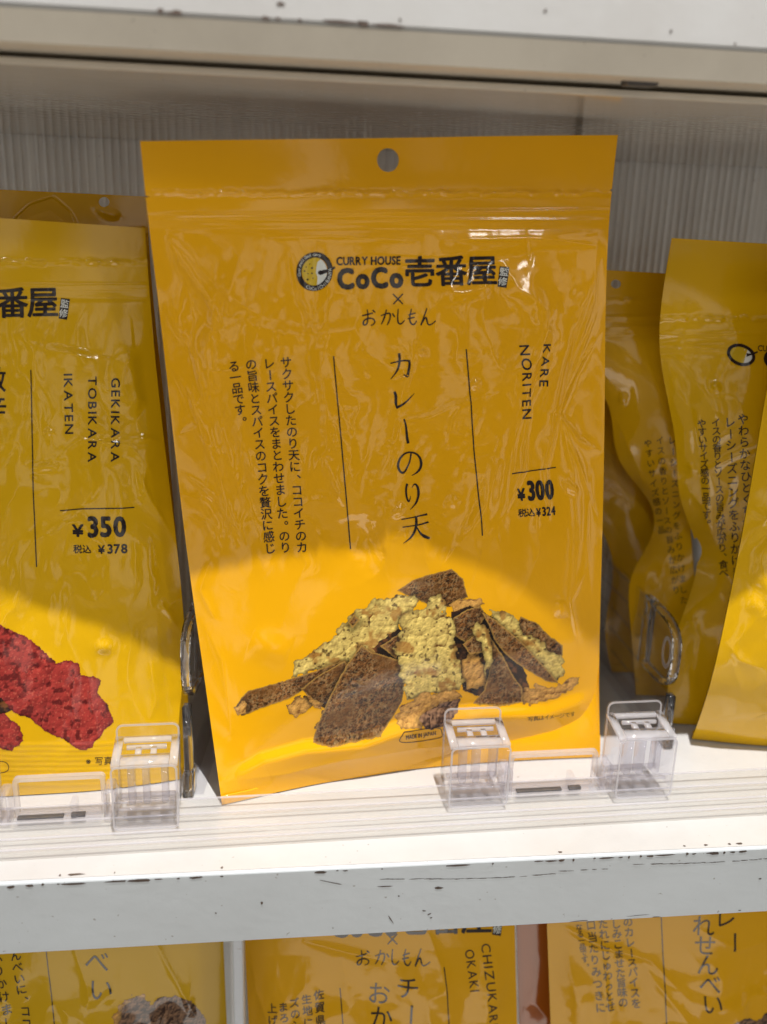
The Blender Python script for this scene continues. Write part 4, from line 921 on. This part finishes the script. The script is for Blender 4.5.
lay_picture('picture_print', p3, 715, 790, 1008, 1045, .8, [('brown', [(728, 1024), (742, 1016), (760, 1020), (766, 1012), (788, 1014), (788, 1042), (725, 1042)])], E3)
E4, p4 = low_pouch('reddish-orange pouch seen as a narrow strip between two lower pouches', (516, 905), (700, 900), (526, 1290), (700, 1290), [.062, .06, .06, .06, .062], 131, 'film_orange', .6)

# ================================================================== CLEAR PLASTIC FITTINGS
RZ = .026                                     # the whole front rail sits slightly skewed on the shelf
RO = Vector((.04, .0, 0))
rail = thing('shelf_rail', 'clear plastic rail lying along the front of the shelf', 'rail', (.04, .0150, .0003), rz=RZ)
bm = bmesh.new()
# local y: 0 front .. .03 back
prism(bm, [(0, 0), (0, .0030), (.0012, .0034), (.0020, .0014), (.0068, .0014), (.0072, .0026), (.0082, .0026), (.0086, .0014), (.0150, .0014), (.0153, .0034), (.0165, .0034), (.0168, .0014), (.0235, .0014), (.0238, .0040), (.0250, .0040), (.0253, 0)], 0, -.5, .5)
rs = bm_obj('rail_strip', bm, MAT['clear_rail'], rail)
for ya, za in ((.0001, .0035), (.0073, .0027), (.0154, .0035), (.0239, .0041)):
    bm = bmesh.new(); bx(bm, -.5, .5, ya, ya+.0008, za, za+.0006, .0002); bm_obj('ridge', bm, MAT['clear_frost'], rs)  # pale caps on the ridges, standing in for their highlight lines
def clip_at(x0, label, w=.0232, dy=0.0):
    """hooded clear clip: w wide, local x 0..w, y 0 front .. .018 back"""
    yb = .0145+(x0+w/2-.04)*RZ+.0142+dy
    t = thing('rail_clip', label, 'plastic clip', (x0, yb, .0042), 'clear clips on the front rail', RZ)
    TH = .0013; zt = .0240; zb = .0270; D = .0145
    # front plate with a rounded tab at its lower edge
    bm = bmesh.new(); prism(bm, rrect(0, w, -.0018, zt, .0022), 1, -TH, 0, .0003); fp = bm_obj('front_plate', bm, MAT['clear'], t, True)
    bm = bmesh.new(); ringprism(bm, rrect(0, w, -.0018, zt, .0022), rrect(.0007, w-.0007, -.0011, zt-.0007, .0016), 1, -TH-.0003, -TH-.00002); bm_obj('front_rim_glint', bm, MAT['clear_frost'], fp)  # added pale outline, stands in for the bright edge of the clear plate
    # back plate standing higher than the hood
    bm = bmesh.new(); prism(bm, rrect(.0002, w-.0002, .0, zb+.0048, .0026), 1, D, D+TH, .0003); bp_ = bm_obj('back_plate', bm, MAT['clear'], t, True)
    bm = bmesh.new(); ringprism(bm, rrect(.0002, w-.0002, .0, zb+.0048, .0026), rrect(.0009, w-.0009, .0007, zb+.0041, .0020), 1, D-.0003, D-.00002); bm_obj('back_rim_glint', bm, MAT['clear_frost'], bp_)  # same added outline for the lit edge of the back plate
    # slotted hood
    bm = bmesh.new()
    def hood(xa, xb, ya, yb_, th=TH):
        za = zt+(zb-zt)*ya/D; zc = zt+(zb-zt)*yb_/D
        prism(bm, [(ya, za), (yb_, zc), (yb_, zc-th), (ya, za-th)], 0, xa, xb, .00015)
    hood(0, .0030, -.0002, D); hood(w-.0030, w, -.0002, D)
    hood(.0031, w-.0031, D-.0022, D-.0001); hood(.0031, w-.0031, .0000, .0050)
    hood(.0045, w-.0045, .0088, .0100)
    for xa in (.0078, w-.0078-.0022): hood(xa, xa+.0022, .0051, .0087)
    bm_obj('slotted_hood', bm, MAT['clear_frost'], t, True)
    # side cheeks and inner ribs
    bm = bmesh.new()
    for xa in (.0001, w-.0013):
        bm = bmesh.new(); prism(bm, [(.0002, .002), (D-.0002, .002), (D-.0002, zb-TH-.0003), (.0002, zt-TH-.0003)], 0, xa, xa+.0012, .00015); bm_obj('side_cheek', bm, MAT['clear'], t, True)
    for xa in (.0052, .0104, w-.0062):
        bm = bmesh.new(); prism(bm, [(.0025, .0065), (.0040, .0050), (.0085, .0050), (.0085, zt-.003), (.0025, zt-.003)], 0, xa, xa+.0022, .0003); bm_obj('inner_rib', bm, MAT['clear_edge'], t, True)
    bm = bmesh.new(); bx(bm, .0015, w-.0015, .0102, .0118, .0035, .0052, .0003); bx(bm, .0015, w-.0015, .0012, .0024, .0042, .0052, .0002); bm_obj('cross_bar', bm, MAT['clear_edge'], t, True)
    bm = bmesh.new(); bx(bm, .003, w-.003, .0030, .0130, -.0006, .0008, .0003); bm_obj('foot', bm, MAT['clear'], t, True)
    return t
clip_at(.0635, 'clear slotted rail clip in front of the centre pouch')
clip_at(.1297, 'clear slotted rail clip at the right corner of the centre pouch')
clip_at(-.0592, 'clear slotted rail clip in front of the squid pouch, beside the left divider', dy=-.0022)
clip_at(-.1235, 'clear slotted rail clip cut off by the left edge of the frame', dy=-.0022)
def fence_at(x0, x1, label, H=.0165):
    y = .0150+.0195+((x0+x1)/2-.04)*RZ
    t = thing('front_stop', label, 'plastic fence', (x0, y+.0045, .0003), 'clear low fences behind the rail', RZ)
    L = x1-x0
    bm = bmesh.new(); ringprism(bm, rrect(0, L, 0, H, .0016, 3), rrect(.0016, L-.0016, .0016, H-.0016, .0008, 3), 1, 0, .0022); bm_obj('frame', bm, MAT['clear_frost'], t, False)
    bm = bmesh.new(); bx(bm, .0017, L-.0017, .0008, .0016, .0017, H-.0017); bm_obj('window', bm, MAT['clear'], t)
    bm = bmesh.new(); bx(bm, .001, L-.001, -.0075, -.0003, .0015, .0025, .0003); bx(bm, .001, L-.001, -.0075, -.0065, .0026, .0046, .0003); bm_obj('foot', bm, MAT['clear'], t)
    bm = bmesh.new(); bx(bm, L*.64, L*.64+.0022, -.0062, -.0006, .0027, .0090, .0004); bm_obj('spring_tab', bm, MAT['clear'], t)
    bm = bmesh.new(); bx(bm, .002, L*.56, -.0055, -.0035, .0027, .0036, .0002); bx(bm, L*.64, L*.64+.005, -.0055, -.0035, .0027, .0040, .0002); bm_obj('slot', bm, MAT['steel'], t)
    for xa in (-.0042, L+.0002):
        bm = bmesh.new(); ringprism(bm, rrect(xa, xa+.0040, .001, H-.003, .001, 2), rrect(xa+.0009, xa+.0031, .002, H-.004, .0005, 2), 1, -.006, .002); bm_obj('end_loop', bm, MAT['clear_edge'], t)
    return t
fence_at(.0900, .1262, 'low clear fence between the two clips right of centre')
fence_at(-.0965, -.0640, 'low clear fence in front of the squid pouch')
def divider(x, y0, y1, zt, label, D, rz=0):
    t = thing('shelf_divider', label, 'divider', (x, y0, .0004), 'clear dividers between the rows of pouches', rz)
    h = y1-y0
    bm = bmesh.new(); prism(bm, [(D[0], .001), (h, .001), (h, zt), (D[2]+.001, zt), (D[2]+.001, D[3]), (D[0], D[3])], 0, 0, .0016, .0002); bm_obj('divider_wall', bm, MAT['clear_smoke'], t)
    bm = bmesh.new()
    for zz in np.linspace(.010, zt-.004, 5): bx(bm, .0017, .0027, D[2]+.004, h-.001, zz, zz+.0014, .0003)
    bx(bm, -.004, .006, D[0], h, 0, .0009, .0002); bm_obj('divider_rib', bm, MAT['clear_smoke'], t)
    # D-shaped front loop
    yb = D[2]; ya = D[0]; z0 = D[3]; z1 = D[1]; out = []; inn = []; n = 16
    for k in range(n+1):
        a = -math.pi/2+math.pi*k/n; ca, sa = math.cos(a), math.sin(a)
        e = lambda v: math.copysign(abs(v)**.62, v)
        out.append((yb-(yb-ya)*(.25+.75*e(ca)) if 0 < k < n else yb-(yb-ya)*.25, (z0+z1)/2+(z1-z0)/2*e(sa)))
    out = [(yb, z0)]+out+[(yb, z1)]
    c = (np.mean([p[0] for p in out]), (z0+z1)/2); inn = [(c[0]+(p[0]-c[0])*.74, c[1]+(p[1]-c[1])*.82) for p in out]
    bm = bmesh.new(); ringprism(bm, out, inn, 0, -.0013, .0022); bmesh.ops.bevel(bm, geom=[e for e in bm.edges], offset=.0004, segments=2, affect='EDGES') ; fl = bm_obj('front_loop', bm, MAT['glass'], t, True)
    bm = bmesh.new(); prism(bm, [(c[0]+(p[0]-c[0])*.735, c[1]+(p[1]-c[1])*.815) for p in out], 0, .0002, .0010); bm_obj('loop_web', bm, MAT['clear'], fl)
    q = [(c[0]-.002+.0045*math.cos(a), c[1]+.0075*math.sin(a)) for a in np.linspace(0, 2*math.pi, 20, endpoint=False)]; q2 = [(c[0]-.002+(u[0]-c[0]+.002)*.7, c[1]+(u[1]-c[1])*.75) for u in q]
    bm = bmesh.new(); ringprism(bm, q, q2, 0, -.0003, .0001); bm_obj('loop_oval', bm, MAT['clear_frost'], fl)
    bm = bmesh.new(); prism(bm, [(D[0]-.0005, 0.0001), (D[0]+.0035, 0.0), (D[0]+.0035, z0+.0005), (D[0]-.0005, z0+.0005)], 0, -.0012, .0020, .0004); bx(bm, -.0016, .0024, D[0]-.003, D[0]+.006, 0, .010, .0006); bm_obj('stem', bm, MAT['glass'], t, True)
    return t
divider(.1680, .0705, .196, .056, 'clear ribbed divider with open D-shaped loop, right of the centre pouch', (0, .0570, .036, .0235))
divider(-.0352, .0470, .196, .056, 'clear ribbed divider seen edge-on between the squid pouch and the centre pouch', (0, .0700, .030, .0370), rz=-.10)
lowd = thing('shelf_divider', 'grey upright divider plate under the shelf at lower left, beside the cheese-cracker pouch', 'divider', tuple(at(238, 1300, .03)))
bm = bmesh.new(); a = at(233, 980, .028); b = at(245, 980, .028); prism(bm, [(.028, -.036), (.19, -.036), (.19, -.30), (.028, -.30)], 0, a[0], b[0]-.0008, .0006)
bm_obj('divider_plate', bm, MAT['greypaint'], lowd)
bm = bmesh.new(); prism(bm, rrect(a[0]-.0006, b[0]-.0002, -.30, -.037, .001), 1, .0262, .0278); bm_obj('front_edge', bm, MAT['clear_smoke'], lowd)

# children were built in world coordinates: keep them there although their thing's empty stands at its base
WORLD_BUILT = {'snack_pouch'}
for o in list(C.objects):
    if o.parent is not None and o.parent.type == 'EMPTY':
        r = o.parent
        if r.name.split('.')[0] == 'snack_pouch' or r is lowd:
            o.matrix_parent_inverse = Matrix.Translation(-Vector(r.location))
